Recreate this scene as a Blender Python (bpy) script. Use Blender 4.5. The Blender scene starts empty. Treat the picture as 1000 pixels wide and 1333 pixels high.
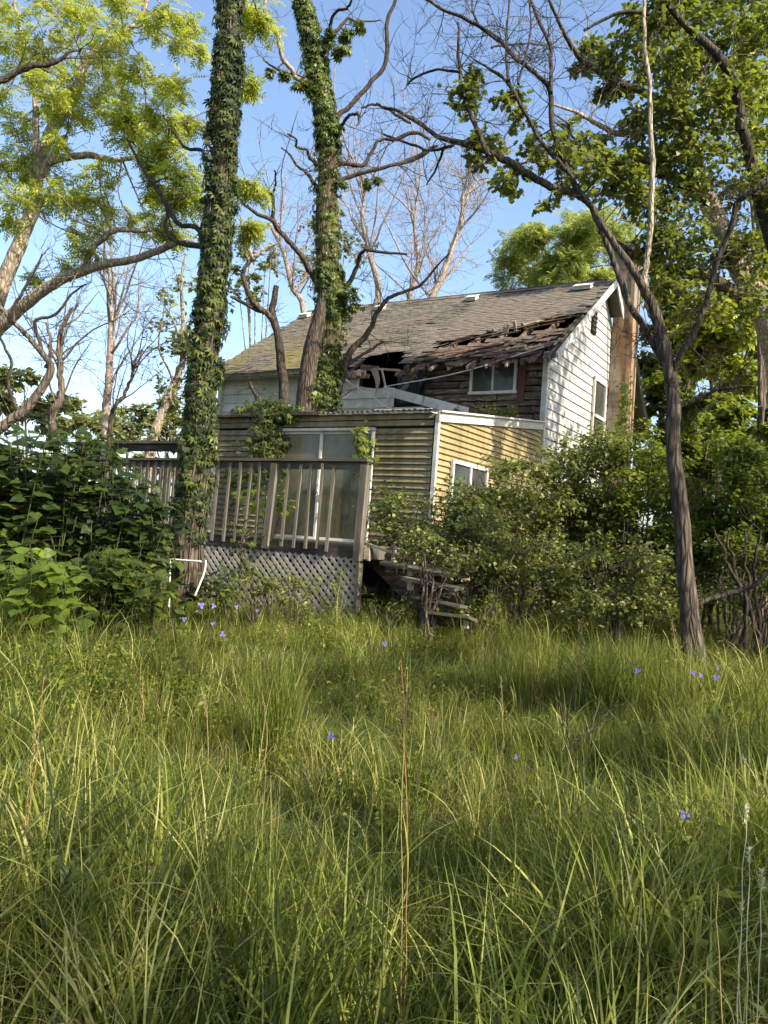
import bpy, math, random
import numpy as np
from mathutils import Vector, Matrix

# ------------------------------------------------------------------ camera, light, world
SC = bpy.context.scene
COL = SC.collection
F = 1050.0; EYE = 1.6
PITCH = math.atan(35 / F); ROLL = math.radians(4)
cam_d = bpy.data.cameras.new('camera'); cam = bpy.data.objects.new('camera', cam_d); COL.objects.link(cam)
cam.matrix_world = Matrix.Translation((0, 0, EYE)) @ Matrix.Rotation(math.pi / 2 + PITCH, 4, 'X') @ Matrix.Rotation(ROLL, 4, 'Z')
cam_d.sensor_fit = 'VERTICAL'; cam_d.sensor_height = 24; cam_d.lens = 24 * F / 1333
cam_d.clip_start = .05; cam_d.clip_end = 3000
SC.camera = cam

SUN = Vector((.60, -.52, .63)).normalized()          # direction towards the sun
sun_d = bpy.data.lights.new('sun', 'SUN'); sun_d.energy = 4.9; sun_d.angle = math.radians(.5); sun_d.color = (1, .91, .74)
sun = bpy.data.objects.new('sun', sun_d); COL.objects.link(sun)
sun.rotation_euler = SUN.to_track_quat('Z', 'Y').to_euler(); sun.location = (20, -15, 25)
W = bpy.data.worlds.new('World'); SC.world = W; W.use_nodes = True
nt = W.node_tree; nt.nodes.clear()
sk = nt.nodes.new('ShaderNodeTexSky'); sk.sky_type = 'NISHITA'; sk.sun_disc = False
sk.sun_elevation = math.asin(SUN.z); sk.sun_rotation = math.atan2(SUN.x, SUN.y)
sk.air_density = 1.0; sk.dust_density = 2.2; sk.ozone_density = 2.0; sk.altitude = 100
bg = nt.nodes.new('ShaderNodeBackground'); bg.inputs[1].default_value = .15
wo = nt.nodes.new('ShaderNodeOutputWorld')
nt.links.new(sk.outputs[0], bg.inputs[0]); nt.links.new(bg.outputs[0], wo.inputs[0])
SC.view_settings.view_transform = 'Standard'; SC.view_settings.look = 'None'
SC.view_settings.exposure = 1.12; SC.view_settings.gamma = 1; SC.view_settings.use_curve_mapping = False
SC.cycles.max_bounces = 8; SC.cycles.diffuse_bounces = 4; SC.cycles.transmission_bounces = 4
SC.cycles.use_denoising = True

rng = np.random.RandomState(7)
RM = np.array(cam.matrix_world.to_3x3())
def at(px, py, Y):
    """world point that the photograph shows at pixel (px, py) when it lies Y metres ahead"""
    r = RM @ np.array([(px - 500) / F, -(py - 666.5) / F, -1.0])
    return np.array([0, 0, EYE]) + r * (Y / r[1])
def gz(x, y):
    """height of the ground"""
    y = np.asarray(y, float); x = np.asarray(x, float)
    z = .045 * np.clip(y, -30, 14) + .05 * np.sin(x * 1.3 + y * .6) * np.cos(y * .9 - x * .4) * np.clip(y / 3, 0, 1)
    return z - .012 * np.clip(y - 24, 0, 60)

# ------------------------------------------------------------------ materials
def mat(name):
    m = bpy.data.materials.new(name); m.use_nodes = True
    return m, m.node_tree, m.node_tree.nodes['Principled BSDF']
def N(t, typ, **kw):
    n = t.nodes.new(typ)
    for k, v in kw.items():
        if k.startswith('i_'):
            n.inputs[int(k[2:]) if k[2:].isdigit() else k[2:].replace('_', ' ')].default_value = v
        else: setattr(n, k, v)
    return n
def ramp(t, fac, stops, interp='LINEAR'):
    n = t.nodes.new('ShaderNodeValToRGB'); cr = n.color_ramp; cr.interpolation = interp
    while len(cr.elements) < len(stops): cr.elements.new(.5)
    for e, (p, c) in zip(cr.elements, stops):
        e.position = p; e.color = (c[0], c[1], c[2], 1) if not np.isscalar(c) else (c, c, c, 1)
    t.links.new(fac, n.inputs[0]); return n.outputs[0]
def coords(t, scale=(1, 1, 1), kind='Object'):
    tc = t.nodes.new('ShaderNodeTexCoord'); mp = t.nodes.new('ShaderNodeMapping')
    mp.inputs['Scale'].default_value = scale; t.links.new(tc.outputs[kind], mp.inputs[0]); return mp.outputs[0]
def noise(t, vec, scale, detail=5, rough=.6, dist=0):
    n = N(t, 'ShaderNodeTexNoise'); n.inputs['Scale'].default_value = scale; n.inputs['Detail'].default_value = detail
    n.inputs['Roughness'].default_value = rough; n.inputs['Distortion'].default_value = dist
    t.links.new(vec, n.inputs['Vector']); return n.outputs['Fac']
def mixc(t, fac, a, b, mode='MIX'):
    n = t.nodes.new('ShaderNodeMix'); n.data_type = 'RGBA'; n.blend_type = mode
    for sock, v in ((n.inputs[0], fac), (n.inputs[6], a), (n.inputs[7], b)):
        if hasattr(v, 'links') or hasattr(v, 'is_linked'): t.links.new(v, sock)
        elif np.isscalar(v): sock.default_value = v
        else: sock.default_value = (*v, 1)
    return n.outputs[2]
def bump(t, bs, h, strength=.5, dist=.02):
    b = N(t, 'ShaderNodeBump'); b.inputs['Strength'].default_value = strength; b.inputs['Distance'].default_value = dist
    t.links.new(h, b.inputs['Height']); t.links.new(b.outputs[0], bs.inputs['Normal'])

def leaf_mat(name, stops, trans=.35, tcol=(.28, .36, .03), rough=.45, obj_random=False, pscale=.8):
    m, t, b = mat(name)
    if obj_random: r = N(t, 'ShaderNodeObjectInfo').outputs['Random']
    else: r = N(t, 'ShaderNodeNewGeometry').outputs['Random Per Island']
    geo = N(t, 'ShaderNodeNewGeometry')
    nz = noise(t, geo.outputs['Position'], pscale, 2)
    ad = N(t, 'ShaderNodeMath', operation='MULTIPLY_ADD'); t.links.new(nz, ad.inputs[0]); ad.inputs[1].default_value = .9; 
    m2 = N(t, 'ShaderNodeMath', operation='MULTIPLY_ADD'); t.links.new(r, m2.inputs[0]); m2.inputs[1].default_value = .9; m2.inputs[2].default_value = -.42
    t.links.new(m2.outputs[0], ad.inputs[2])
    c = ramp(t, ad.outputs[0], stops)
    t.links.new(c, b.inputs['Base Color']); b.inputs['Roughness'].default_value = rough
    b.inputs['Specular IOR Level'].default_value = .3
    tr = N(t, 'ShaderNodeBsdfTranslucent'); t.links.new(mixc(t, .55, c, tcol), tr.inputs[0])
    mx = N(t, 'ShaderNodeMixShader'); mx.inputs[0].default_value = trans
    t.links.new(b.outputs[0], mx.inputs[1]); t.links.new(tr.outputs[0], mx.inputs[2])
    t.links.new(mx.outputs[0], t.nodes['Material Output'].inputs[0]); return m

def bark_mat(name, dark, mid, light, zs=.18, sc=14, moss=0, bstr=.9):
    m, t, b = mat(name)
    v = coords(t, (1, 1, zs))
    n1 = noise(t, v, sc, 6, .65, .6); n2 = noise(t, coords(t), 2.2, 3)
    w = N(t, 'ShaderNodeTexVoronoi', feature='DISTANCE_TO_EDGE'); w.inputs['Scale'].default_value = sc * 1.3; t.links.new(v, w.inputs['Vector'])
    fis = ramp(t, w.outputs[0], [(0, 0.0), (.25, 1.0)])
    c = ramp(t, n1, [(.3, dark), (.5, mid), (.72, light)])
    c = mixc(t, fis, tuple(x * .45 for x in dark), c)
    c = mixc(t, ramp(t, n2, [(.3, 0.0), (.7, .35)]), c, light)
    if moss: c = mixc(t, ramp(t, noise(t, coords(t), 1.6, 4), [(.5, 0.0), (.62, moss)]), c, (.10, .11, .02))
    t.links.new(c, b.inputs['Base Color']); b.inputs['Roughness'].default_value = .9; b.inputs['Specular IOR Level'].default_value = .15
    h = mixc(t, .5, fis, n1); bump(t, b, h, bstr, .03); return m

def wood_mat(name, cols, along='x', sc=6, stain=None, bstr=.4):
    m, t, b = mat(name)
    s = {'x': (.25, 3, 3), 'y': (3, .25, 3), 'z': (3, 3, .25), 'xy': (1, 1, 1)}[along]
    rnd = N(t, 'ShaderNodeObjectInfo').outputs['Random']
    n1 = noise(t, coords(t, s), sc, 6, .65, .3); n2 = noise(t, coords(t), 1.3, 5, .65)
    c = ramp(t, n1, [(.28, cols[0]), (.5, cols[1]), (.72, cols[2])])
    c = mixc(t, ramp(t, rnd, [(0, 0.0), (1, .45)]), c, cols[0])
    if stain: c = mixc(t, ramp(t, n2, [(.45, 0.0), (.62, stain[1])]), c, stain[0])
    t.links.new(c, b.inputs['Base Color']); b.inputs['Roughness'].default_value = .85; b.inputs['Specular IOR Level'].default_value = .2
    bump(t, b, n1, bstr, .01); return m

def plain(name, col, rough=.6, metal=0, spec=.5, var=.15, sc=5):
    m, t, b = mat(name)
    n1 = noise(t, coords(t), sc, 5)
    c = mixc(t, ramp(t, n1, [(.35, var * 2), (.7, 0.0)]), col, tuple(x * .45 for x in col))
    t.links.new(c, b.inputs['Base Color']); b.inputs['Roughness'].default_value = rough
    b.inputs['Metallic'].default_value = metal; b.inputs['Specular IOR Level'].default_value = spec; return m

M = {}
M['white'] = wood_mat('peeling_white_paint', [(.34, .33, .29), (.54, .53, .49), (.66, .65, .61)], 'xy', 9, ((.30, .28, .22), .55), .2)
M['siding'] = wood_mat('white_siding', [(.30, .305, .295), (.40, .405, .395), (.47, .475, .465)], 'xy', 3, ((.30, .30, .25), .5), .1)
M['grey_siding'] = wood_mat('aged_lap_siding', [(.44, .43, .36), (.58, .57, .50), (.66, .65, .58)], 'xy', 3, ((.35, .34, .26), .6), .15)
M['deck'] = wood_mat('weathered_deck_wood', [(.075, .065, .05), (.15, .13, .10), (.26, .23, .18)], 'z', 7, ((.07, .07, .05), .6), .6)
M['deckx'] = wood_mat('weathered_rail_wood', [(.065, .057, .045), (.125, .108, .086), (.22, .195, .155)], 'x', 7, ((.06, .065, .04), .6), .6)
M['lattice'] = wood_mat('bleached_lattice_wood', [(.30, .26, .22), (.44, .39, .335), (.58, .53, .46)], 'xy', 5, ((.15, .13, .09), .55), .3)
M['rot'] = wood_mat('rotten_dark_board', [(.035, .028, .022), (.09, .072, .058), (.22, .19, .165)], 'x', 6, ((.02, .016, .012), .8), 1.0)
M['logs'] = wood_mat('bare_brown_logs', [(.045, .033, .025), (.12, .09, .068), (.34, .29, .24)], 'x', 5, ((.03, .016, .010), .8), 1.0)
M['splinter'] = wood_mat('torn_roof_board', [(.09, .055, .04), (.17, .12, .09), (.30, .25, .21)], 'x', 5, ((.07, .035, .02), .6), .8)
M['felt'] = wood_mat('torn_shingle_felt', [(.07, .05, .038), (.14, .105, .08), (.24, .19, .15)], 'xy', 6, ((.12, .055, .03), .8), 1.0)
M['pale_splinter'] = wood_mat('split_pale_wood', [(.30, .22, .16), (.45, .36, .28), (.60, .50, .40)], 'x', 6, ((.2, .12, .07), .5), .6)
M['chimney'] = None
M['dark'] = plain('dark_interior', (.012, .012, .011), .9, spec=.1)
M['teal'] = plain('faded_teal_panel', (.06, .075, .07), .8, spec=.2)
M['maroon'] = plain('brown_red_shutter', (.07, .025, .02), .8)
M['vent'] = plain('pale_galvanised_vent', (.62, .60, .55), .55, 0, .4, .25)
M['curtain'] = plain('faded_curtain', (.26, .28, .17), .9, spec=.1, var=.3, sc=3)
M['metal_white'] = plain('white_tube_metal', (.62, .62, .56), .4)
# the yellow ribbed siding: ochre with dark algae
def yellow(name, base, grime, amount):
    m, t, b = mat(name)
    n1 = noise(t, coords(t, (.8, .8, .5)), 1.7, 6, .7, .4); n2 = noise(t, coords(t, (2, 2, .6)), 9, 4, .6)
    rnd = N(t, 'ShaderNodeObjectInfo').outputs['Random']
    c = mixc(t, ramp(t, n1, [(.38, amount), (.66, 0.0)]), base, grime)
    n4 = noise(t, coords(t, (2.5, 2.5, .35)), 3, 5, .7); c = mixc(t, ramp(t, n4, [(.48, 0.0), (.66, .65)]), c, (.13, .10, .045))
    c = mixc(t, ramp(t, n2, [(.45, 0.0), (.75, .4)]), c, (.16, .11, .03))
    c = mixc(t, ramp(t, rnd, [(0, 0.0), (1, .3)]), c, grime)
    t.links.new(c, b.inputs['Base Color']); b.inputs['Roughness'].default_value = .55; bump(t, b, n2, .2, .005); return m
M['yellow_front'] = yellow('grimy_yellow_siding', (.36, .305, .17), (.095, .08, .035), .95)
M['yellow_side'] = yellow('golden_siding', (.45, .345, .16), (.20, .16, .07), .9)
# roof shingles
m, t, b = mat('mossy_asphalt_shingle')
rn = N(t, 'ShaderNodeNewGeometry').outputs['Random Per Island']
n1 = noise(t, coords(t), .55, 5, .6); n2 = noise(t, coords(t), 30, 3); n3 = noise(t, coords(t), 7, 5, .7)
c = ramp(t, rn, [(0, (.06, .05, .039)), (.5, (.10, .084, .066)), (1, (.155, .131, .103))])
c = mixc(t, ramp(t, n3, [(.42, 0.0), (.62, .75)]), c, (.20, .172, .132)); c = mixc(t, ramp(t, noise(t, coords(t, (1, 2.2, 2.2)), 1.5, 6, .75), [(.42, .75), (.55, 0.0)]), c, (.06, .05, .042))
c = mixc(t, ramp(t, n2, [(.5, 0.0), (.7, .45)]), c, (.30, .27, .22))
sep = N(t, 'ShaderNodeSeparateXYZ'); t.links.new(coords(t), sep.inputs[0])
mr = N(t, 'ShaderNodeMapRange'); t.links.new(sep.outputs[1], mr.inputs[0])
mr.inputs[1].default_value = 2.2; mr.inputs[2].default_value = -.5
ms = N(t, 'ShaderNodeMath', operation='MULTIPLY'); t.links.new(ramp(t, n1, [(.42, 0.0), (.6, 1.0)]), ms.inputs[0]); t.links.new(mr.outputs[0], ms.inputs[1])
sx = N(t, 'ShaderNodeMapRange'); t.links.new(sep.outputs[0], sx.inputs[0]); sx.inputs[1].default_value = -4.2; sx.inputs[2].default_value = -7.0
m3 = N(t, 'ShaderNodeMath', operation='MULTIPLY'); t.links.new(ms.outputs[0], m3.inputs[0]); t.links.new(sx.outputs[0], m3.inputs[1])
c = mixc(t, m3.outputs[0], c, (.17, .15, .035))
t.links.new(c, b.inputs['Base Color']); b.inputs['Roughness'].default_value = .95; b.inputs['Specular IOR Level'].default_value = .12
bump(t, b, n2, .5, .01); M['shingle'] = m
# rusty chimney
m, t, b = mat('rust_streaked_block')
n1 = noise(t, coords(t, (1.5, 1.5, .35)), 2.4, 6, .65, .3); n2 = noise(t, coords(t), 8, 5)
c = ramp(t, n1, [(.3, (.15, .13, .10)), (.46, (.20, .16, .11)), (.55, (.30, .14, .045)), (.68, (.16, .075, .035))])
c = mixc(t, ramp(t, n2, [(.4, 0.0), (.7, .4)]), c, (.40, .36, .28))
t.links.new(c, b.inputs['Base Color']); b.inputs['Roughness'].default_value = .75; bump(t, b, n2, .3, .01); M['chimney'] = m
# glass
def glass(name, c0, c1):
    m, t, b = mat(name)
    n1 = noise(t, coords(t, (1, 1, .5)), 3.5, 8, .75)
    t.links.new(ramp(t, n1, [(.2, c0), (.85, c1)]), b.inputs['Base Color'])
    b.inputs['Roughness'].default_value = .09; b.inputs['Specular IOR Level'].default_value = .55
    return m
M['glass'] = glass('dusty_window_glass', (.02, .025, .02), (.06, .07, .06))
M['door_glass'] = glass('dirty_patio_glass', (.03, .03, .016), (.20, .18, .10))
# ground
m, t, b = mat('meadow_soil')
n1 = noise(t, coords(t), .7, 6, .7)
t.links.new(ramp(t, n1, [(.3, (.02, .022, .01)), (.5, (.045, .055, .018)), (.7, (.07, .08, .03))]), b.inputs['Base Color']); b.inputs['Roughness'].default_value = 1
b.inputs['Specular IOR Level'].default_value = .05; bump(t, b, noise(t, coords(t), 12, 5), 1, .05); M['soil'] = m

M['bark_grey'] = bark_mat('grey_furrowed_bark', (.035, .027, .020), (.085, .066, .050), (.18, .145, .112))
M['bark_pale'] = bark_mat('pale_tan_bark', (.20, .155, .11), (.36, .29, .21), (.52, .44, .34), .3, 16, 0, .6)
M['bark_moss'] = bark_mat('mossy_brown_bark', (.035, .027, .017), (.085, .066, .038), (.16, .128, .08), .18, 13, .7)
M['twig_pale'] = bark_mat('bleached_dead_wood', (.20, .15, .12), (.36, .28, .22), (.50, .42, .35), .3, 14, 0, .4)
M['twig_dark'] = bark_mat('dark_dead_wood', (.024, .019, .015), (.055, .043, .034), (.11, .088, .07), .3, 14, 0, .5)
M['bark_smooth'] = bark_mat('brown_smooth_bark', (.06, .045, .033), (.13, .10, .075), (.23, .185, .145), .12, 12)

G = lambda a, b_, c, d: [(.15, a), (.42, b_), (.66, c), (.9, d)]
M['stem_green'] = bark_mat('green_brown_stem', (.03, .035, .012), (.055, .065, .02), (.09, .10, .035), .3, 14, 0, .3)
M['leaf_lime'] = leaf_mat('soft_lime_leaf', G((.09, .13, .025), (.20, .25, .05), (.32, .37, .08), (.45, .47, .15)), .5, (.58, .64, .12), .5)
M['leaf_yellow'] = leaf_mat('sunny_yellow_green_leaf', G((.10, .14, .016), (.22, .27, .025), (.34, .38, .04), (.48, .48, .10)), .5, (.62, .66, .06))
M['leaf_oak'] = leaf_mat('dark_oak_leaf', G((.018, .030, .009), (.042, .062, .014), (.09, .115, .02), (.20, .22, .04)), .45, (.34, .40, .035), .42)
M['leaf_mid'] = leaf_mat('mid_green_leaf', G((.035, .055, .012), (.075, .105, .016), (.12, .155, .022), (.20, .22, .035)), .45, (.36, .44, .03))
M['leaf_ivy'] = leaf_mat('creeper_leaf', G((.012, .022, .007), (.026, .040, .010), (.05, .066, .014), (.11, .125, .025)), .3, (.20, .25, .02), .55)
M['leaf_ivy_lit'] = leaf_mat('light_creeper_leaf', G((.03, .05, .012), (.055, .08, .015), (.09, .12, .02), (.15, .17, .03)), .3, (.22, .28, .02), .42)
M['leaf_shrub'] = leaf_mat('small_shrub_leaf', G((.045, .062, .016), (.10, .125, .028), (.18, .20, .05), (.32, .33, .12)), .4, (.38, .43, .06), .36, False, 1.2)
M['leaf_broad'] = leaf_mat('broad_heart_leaf', G((.011, .021, .006), (.022, .04, .008), (.04, .065, .012), (.08, .105, .018)), .35, (.16, .24, .02), .45)  # broad leaf in darkened tones, standing in for tree shade on the bush
M['leaf_broad_lit'] = leaf_mat('bright_broad_leaf', G((.07, .11, .016), (.15, .21, .028), (.24, .30, .04), (.34, .39, .06)), .48, (.46, .56, .055), .48)  # lighter copy of the broad leaf, sunlight put into its colour
M['leaf_weed'] = leaf_mat('weed_leaf', G((.045, .07, .012), (.11, .14, .02), (.18, .21, .028), (.29, .30, .05)), .42, (.38, .45, .04), .5)
M['leaf_far'] = leaf_mat('distant_pale_leaf', G((.07, .09, .03), (.14, .165, .05), (.21, .22, .075), (.30, .30, .12)), .45, (.36, .38, .08), .6, False, .3)
M['grass'] = leaf_mat('meadow_grass', [(.12, (.018, .028, .008)), (.36, (.065, .09, .015)), (.54, (.165, .19, .026)), (.70, (.33, .33, .05)), (.88, (.50, .44, .18))], .45, (.50, .53, .06), .6, False, 1.1)
M['grass_long'] = leaf_mat('long_green_grass', [(.12, (.014, .024, .008)), (.38, (.048, .072, .016)), (.58, (.115, .145, .026)), (.78, (.25, .27, .05)), (.97, (.46, .42, .16))], .42, (.46, .50, .05), .55, False, 1.3)
for k_ in ('grass', 'grass_long'): M[k_].node_tree.nodes['Principled BSDF'].inputs['Specular IOR Level'].default_value = .18
M['straw'] = leaf_mat('dry_straw', G((.20, .14, .05), (.32, .23, .09), (.42, .32, .14), (.55, .44, .22)), .3, (.4, .3, .1), .6)
M['red_straw'] = leaf_mat('reddish_dry_stalk', G((.22, .09, .03), (.34, .15, .06), (.42, .22, .09), (.5, .3, .15)), .2, (.4, .2, .1), .6)
M['purple'] = leaf_mat('violet_petal', G((.09, .07, .32), (.13, .11, .42), (.18, .15, .5), (.25, .22, .58)), .3, (.16, .13, .5), .6)
M['cream'] = leaf_mat('cream_seed_head', G((.35, .34, .16), (.48, .46, .25), (.6, .56, .36), (.7, .66, .48)), .3, (.5, .5, .3), .7)

# ------------------------------------------------------------------ mesh building
class MB:
    def __init__(s): s.v = []; s.f = []; s.sz = []; s.n = 0
    def add(s, verts, faces):
        verts = np.asarray(verts, float).reshape(-1, 3)
        s.v.append(verts)
        if isinstance(faces, np.ndarray):
            s.f.append((faces + s.n).ravel()); s.sz.append(np.full(len(faces), faces.shape[1]))
        else:
            for q in faces: s.f.append(np.asarray(q) + s.n); s.sz.append(np.array([len(q)]))
        s.n += len(verts)
    def mesh(s, name, off=(0, 0, 0), smooth=False):
        me = bpy.data.meshes.new(name)
        if not s.n: return me
        v = np.concatenate(s.v) - np.asarray(off, float); l = np.concatenate(s.f).astype(np.int32); z = np.concatenate(s.sz).astype(np.int32)
        me.vertices.add(len(v)); me.vertices.foreach_set('co', v.astype(np.float32).ravel())
        me.loops.add(len(l)); me.loops.foreach_set('vertex_index', l)
        me.polygons.add(len(z)); st = np.concatenate([[0], np.cumsum(z)[:-1]]).astype(np.int32)
        me.polygons.foreach_set('loop_start', st)
        me.polygons.foreach_set('use_smooth', np.full(len(z), bool(smooth)))
        me.update(calc_edges=True); me.validate(); return me
    def build(s, name, material, parent=None, off=(0, 0, 0), smooth=False):
        if not s.n: me = None
        else: me = s.mesh(name, off, smooth); me.materials.append(material)
        o = bpy.data.objects.new(name, me); COL.objects.link(o)
        if parent is not None: o.parent = parent
        return o
BF = np.array([[0, 1, 3, 2], [4, 6, 7, 5], [0, 4, 5, 1], [2, 3, 7, 6], [0, 2, 6, 4], [1, 5, 7, 3]])
def boxv(c, d, rot=None, jit=0):
    v = np.array([[x, y, z] for x in (-.5, .5) for y in (-.5, .5) for z in (-.5, .5)]) * d
    if jit: v = v + rng.uniform(-jit, jit, v.shape)
    if rot is not None: v = v @ np.array(rot).T
    return v + c
def rotm(rx=0, ry=0, rz=0):
    return np.array((Matrix.Rotation(rz, 3, 'Z') @ Matrix.Rotation(ry, 3, 'Y') @ Matrix.Rotation(rx, 3, 'X')))
def box(mb, c, d, rot=None, jit=0): mb.add(boxv(np.asarray(c, float), np.asarray(d, float), rot, jit), BF)
def bar(mb, a, b, w, h, up=(0, 0, 1), jit=0):
    """a board from a to b, w wide sideways and h thick along up"""
    a = np.asarray(a, float); b = np.asarray(b, float); d = b - a; L = np.linalg.norm(d); d /= L
    s_ = np.cross(d, up); s_ /= np.linalg.norm(s_); u = np.cross(s_, d)
    R = np.stack([d, s_, u], 1); box(mb, (a + b) / 2, (L, w, h), R, jit)
def smooth_path(p, n):
    p = np.asarray(p, float)
    if len(p) < 3: 
        t_ = np.linspace(0, 1, n)[:, None]; return p[0] * (1 - t_) + p[-1] * t_
    q = np.vstack([2 * p[0] - p[1], p, 2 * p[-1] - p[-2]]); out = []
    for u in np.linspace(0, len(p) - 1 - 1e-9, n):
        i = int(u); f = u - i; a, b, c, d = q[i:i + 4]
        out.append(.5 * (2 * b + (c - a) * f + (2 * a - 5 * b + 4 * c - d) * f * f + (3 * b - a - 3 * c + d) * f ** 3))
    return np.array(out)
def tube(mb, pts, rad, sides=5, cap=True, rough=0):
    pts = np.asarray(pts, float); n = len(pts); rad = np.broadcast_to(np.asarray(rad, float), (n,))
    tn = np.gradient(pts, axis=0); tn /= np.linalg.norm(tn, axis=1)[:, None] + 1e-9
    ref = np.eye(3)[np.argmin(np.abs(tn).mean(0))]
    u = np.cross(tn, ref); u /= np.linalg.norm(u, axis=1)[:, None] + 1e-9; w = np.cross(tn, u)
    a = np.arange(sides) * 2 * np.pi / sides
    rr = rad[:, None] * np.ones((1, sides))
    if rough: 
        ph = rng.uniform(0, 6.28, 3)
        rr = rr * (1 + rough * (np.sin(3 * a + ph[0] + np.arange(n)[:, None] * .11) * .6 + np.sin(7 * a + ph[1] + np.arange(n)[:, None] * .07) * .5) + rng.normal(0, rough * .3, rr.shape))
    v = pts[:, None] + rr[..., None] * (np.cos(a)[None, :, None] * u[:, None] + np.sin(a)[None, :, None] * w[:, None])
    i = np.arange(n - 1)[:, None] * sides; j = np.arange(sides)[None]; k = (j + 1) % sides
    f = np.stack([i + j, i + k, i + k + sides, i + j + sides], -1).reshape(-1, 4)
    mb.add(v.reshape(-1, 3), f)
    if cap and sides > 3:
        mb.add(v[-1], [list(range(sides))]); mb.add(v[0], [list(range(sides))[::-1]])
def rand_rot(n, normals=None, spread=.6, heading=None):
    """n rotation matrices: local z near the given normals, local y a random heading"""
    if normals is None: normals = np.tile([0, 0, 1.0], (n, 1))
    z = normals + rng.normal(0, spread, (n, 3)); z /= np.linalg.norm(z, axis=1)[:, None]
    h = rng.normal(0, 1, (n, 3)) if heading is None else heading + rng.normal(0, .35, (n, 3))
    y = h - (h * z).sum(1)[:, None] * z; y /= np.linalg.norm(y, axis=1)[:, None] + 1e-9
    x = np.cross(y, z); return np.stack([x, y, z], 2)
def scatter(mb, tpl, pos, rots, sc):
    tv, tf = tpl; n = len(pos)
    if n == 0: return
    v = np.einsum('nij,kj->nki', rots, tv) * np.asarray(sc)[:, None, None] + np.asarray(pos)[:, None]
    f = (tf[None] + (np.arange(n) * len(tv))[:, None, None]).reshape(-1, tf.shape[1])
    mb.add(v.reshape(-1, 3), f)
# leaf templates (unit length along +y, facing +z)
def simple_leaf(w=.5, droop=.15, fold=.08):
    return np.array([[0, 0, 0], [-w / 2, .42, fold], [w / 2, .42, fold], [0, .5, 0], [0, 1, -droop]]), np.array([[0, 3, 1], [1, 3, 4], [0, 2, 3], [3, 2, 4]])
def heart_leaf():
    o = [[0, .08], [-.22, -.04], [-.42, .12], [-.45, .38], [-.28, .68], [0, 1.05], [.28, .68], [.45, .38], [.42, .12], [.22, -.04]]
    v = [[x, y, .10 * abs(x) - .25 * max(y - .3, 0) ** 2 - .1 * (abs(x) > .4)] for x, y in o] + [[0, .35, -.03], [0, .7, -.08]]
    f = []
    n = 10
    for i in range(n):
        j = (i + 1) % n; c = 11 if i in (4, 5) else 10
        f.append([j, i, c])
    f += [[4, 10, 11], [6, 11, 10]]
    return np.array(v), np.array(f)
def fan_leaf(k=5, w=.3, arc=2.2, droop=.2):
    v = [[0, 0, 0]]; f = []
    for i in range(k):
        a = (i / (k - 1) - .5) * arc; L = 1 - .3 * abs(i / (k - 1) - .5) * 2
        d = np.array([math.sin(a), math.cos(a)]); p = np.array([-d[1], d[0]])
        b = len(v)
        q = d * L * .55
        v += [[*(q - p * w / 2), .03], [*(q + p * w / 2), .03], [*(d * L), -droop]]
        f += [[0, b, b + 1], [b + 1, b, b + 2]]
    return np.array(v), np.array(f)
def pinnate(k=5, w=.13, ll=.34):
    v = []; f = []
    def lf(b, d, L):
        d = np.array(d) / np.linalg.norm(d); p = np.array([-d[1], d[0], 0]); i = len(v); b = np.array(b)
        v.extend([b, b + d * L * .45 - p * w / 2 + [0, 0, .02], b + d * L * .45 + p * w / 2 + [0, 0, .02], b + d * L]); f.extend([[i, i + 1, i + 2], [i + 2, i + 1, i + 3]])
    for i in range(k):
        y = .15 + .65 * i / (k - 1); z = -.25 * y * y
        for s_ in (-1, 1): lf([0, y, z], [s_, .55, -.35], ll * (1 - .25 * abs(i - k / 2) / k))
    lf([0, .85, -.2], [0, 1, -.5], ll)
    return np.array(v), np.array(f)
def oak_leaf():
    o = [(0, 0), (-.1, .12), (-.3, .2), (-.16, .34), (-.42, .5), (-.18, .6), (-.3, .82), (0, 1), (.3, .82), (.18, .6), (.42, .5), (.16, .34), (.3, .2), (.1, .12)]
    v = [[x, y, .12 * abs(x) - .15 * y * y] for x, y in o] + [[0, .5, -.05]]
    return np.array(v), np.array([[(i + 1) % 14, i, 14] for i in range(14)])
T_SIMPLE = simple_leaf(); T_ROUND = simple_leaf(.72, .1, .1); T_LONG = simple_leaf(.26, .3, .05)
T_HEART = heart_leaf(); T_IVY = fan_leaf(5, .27, 2.5, .3); T_PIN = pinnate(); T_OAK = oak_leaf()
def rhomb(w): return np.array([[0, 0, 0], [-w / 2, .5, .05], [w / 2, .5, .05], [0, 1, -.1]]), np.array([[0, 2, 1], [1, 2, 3]])
T_RH = rhomb(.6); T_RHL = rhomb(.3)

def thing(name, label, cat, loc=(0, 0, 0), rz=0, group=None):
    o = bpy.data.objects.new(name, None); COL.objects.link(o); o.location = loc; o.rotation_euler = (0, 0, rz)
    o.empty_display_size = .2
    tag(o, label, cat, group); return o
def tag(o, label=None, cat=None, group=None, kind=None):
    if label: o['label'] = label
    if cat: o['category'] = cat
    if group: o['group'] = group
    if kind: o['kind'] = kind
    return o
# ------------------------------------------------------------------ ground
xs = np.concatenate([-np.geomspace(600, 14, 16), np.arange(-13.5, 13.6, .5), np.geomspace(14, 600, 16)])
ys = np.concatenate([-np.geomspace(300, 7, 12), np.arange(-6.5, 26, .5), np.geomspace(26.5, 1200, 22)])
X, Y_ = np.meshgrid(xs, ys); Zg = gz(X, Y_)
g = MB(); nx = len(xs); i = np.arange(len(ys) - 1)[:, None] * nx; j = np.arange(nx - 1)[None]
g.add(np.stack([X, Y_, Zg], -1).reshape(-1, 3), np.stack([i + j, i + j + 1, i + j + 1 + nx, i + j + nx], -1).reshape(-1, 4))
tag(g.build('ground', M['soil'], smooth=True), kind='structure')

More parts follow.
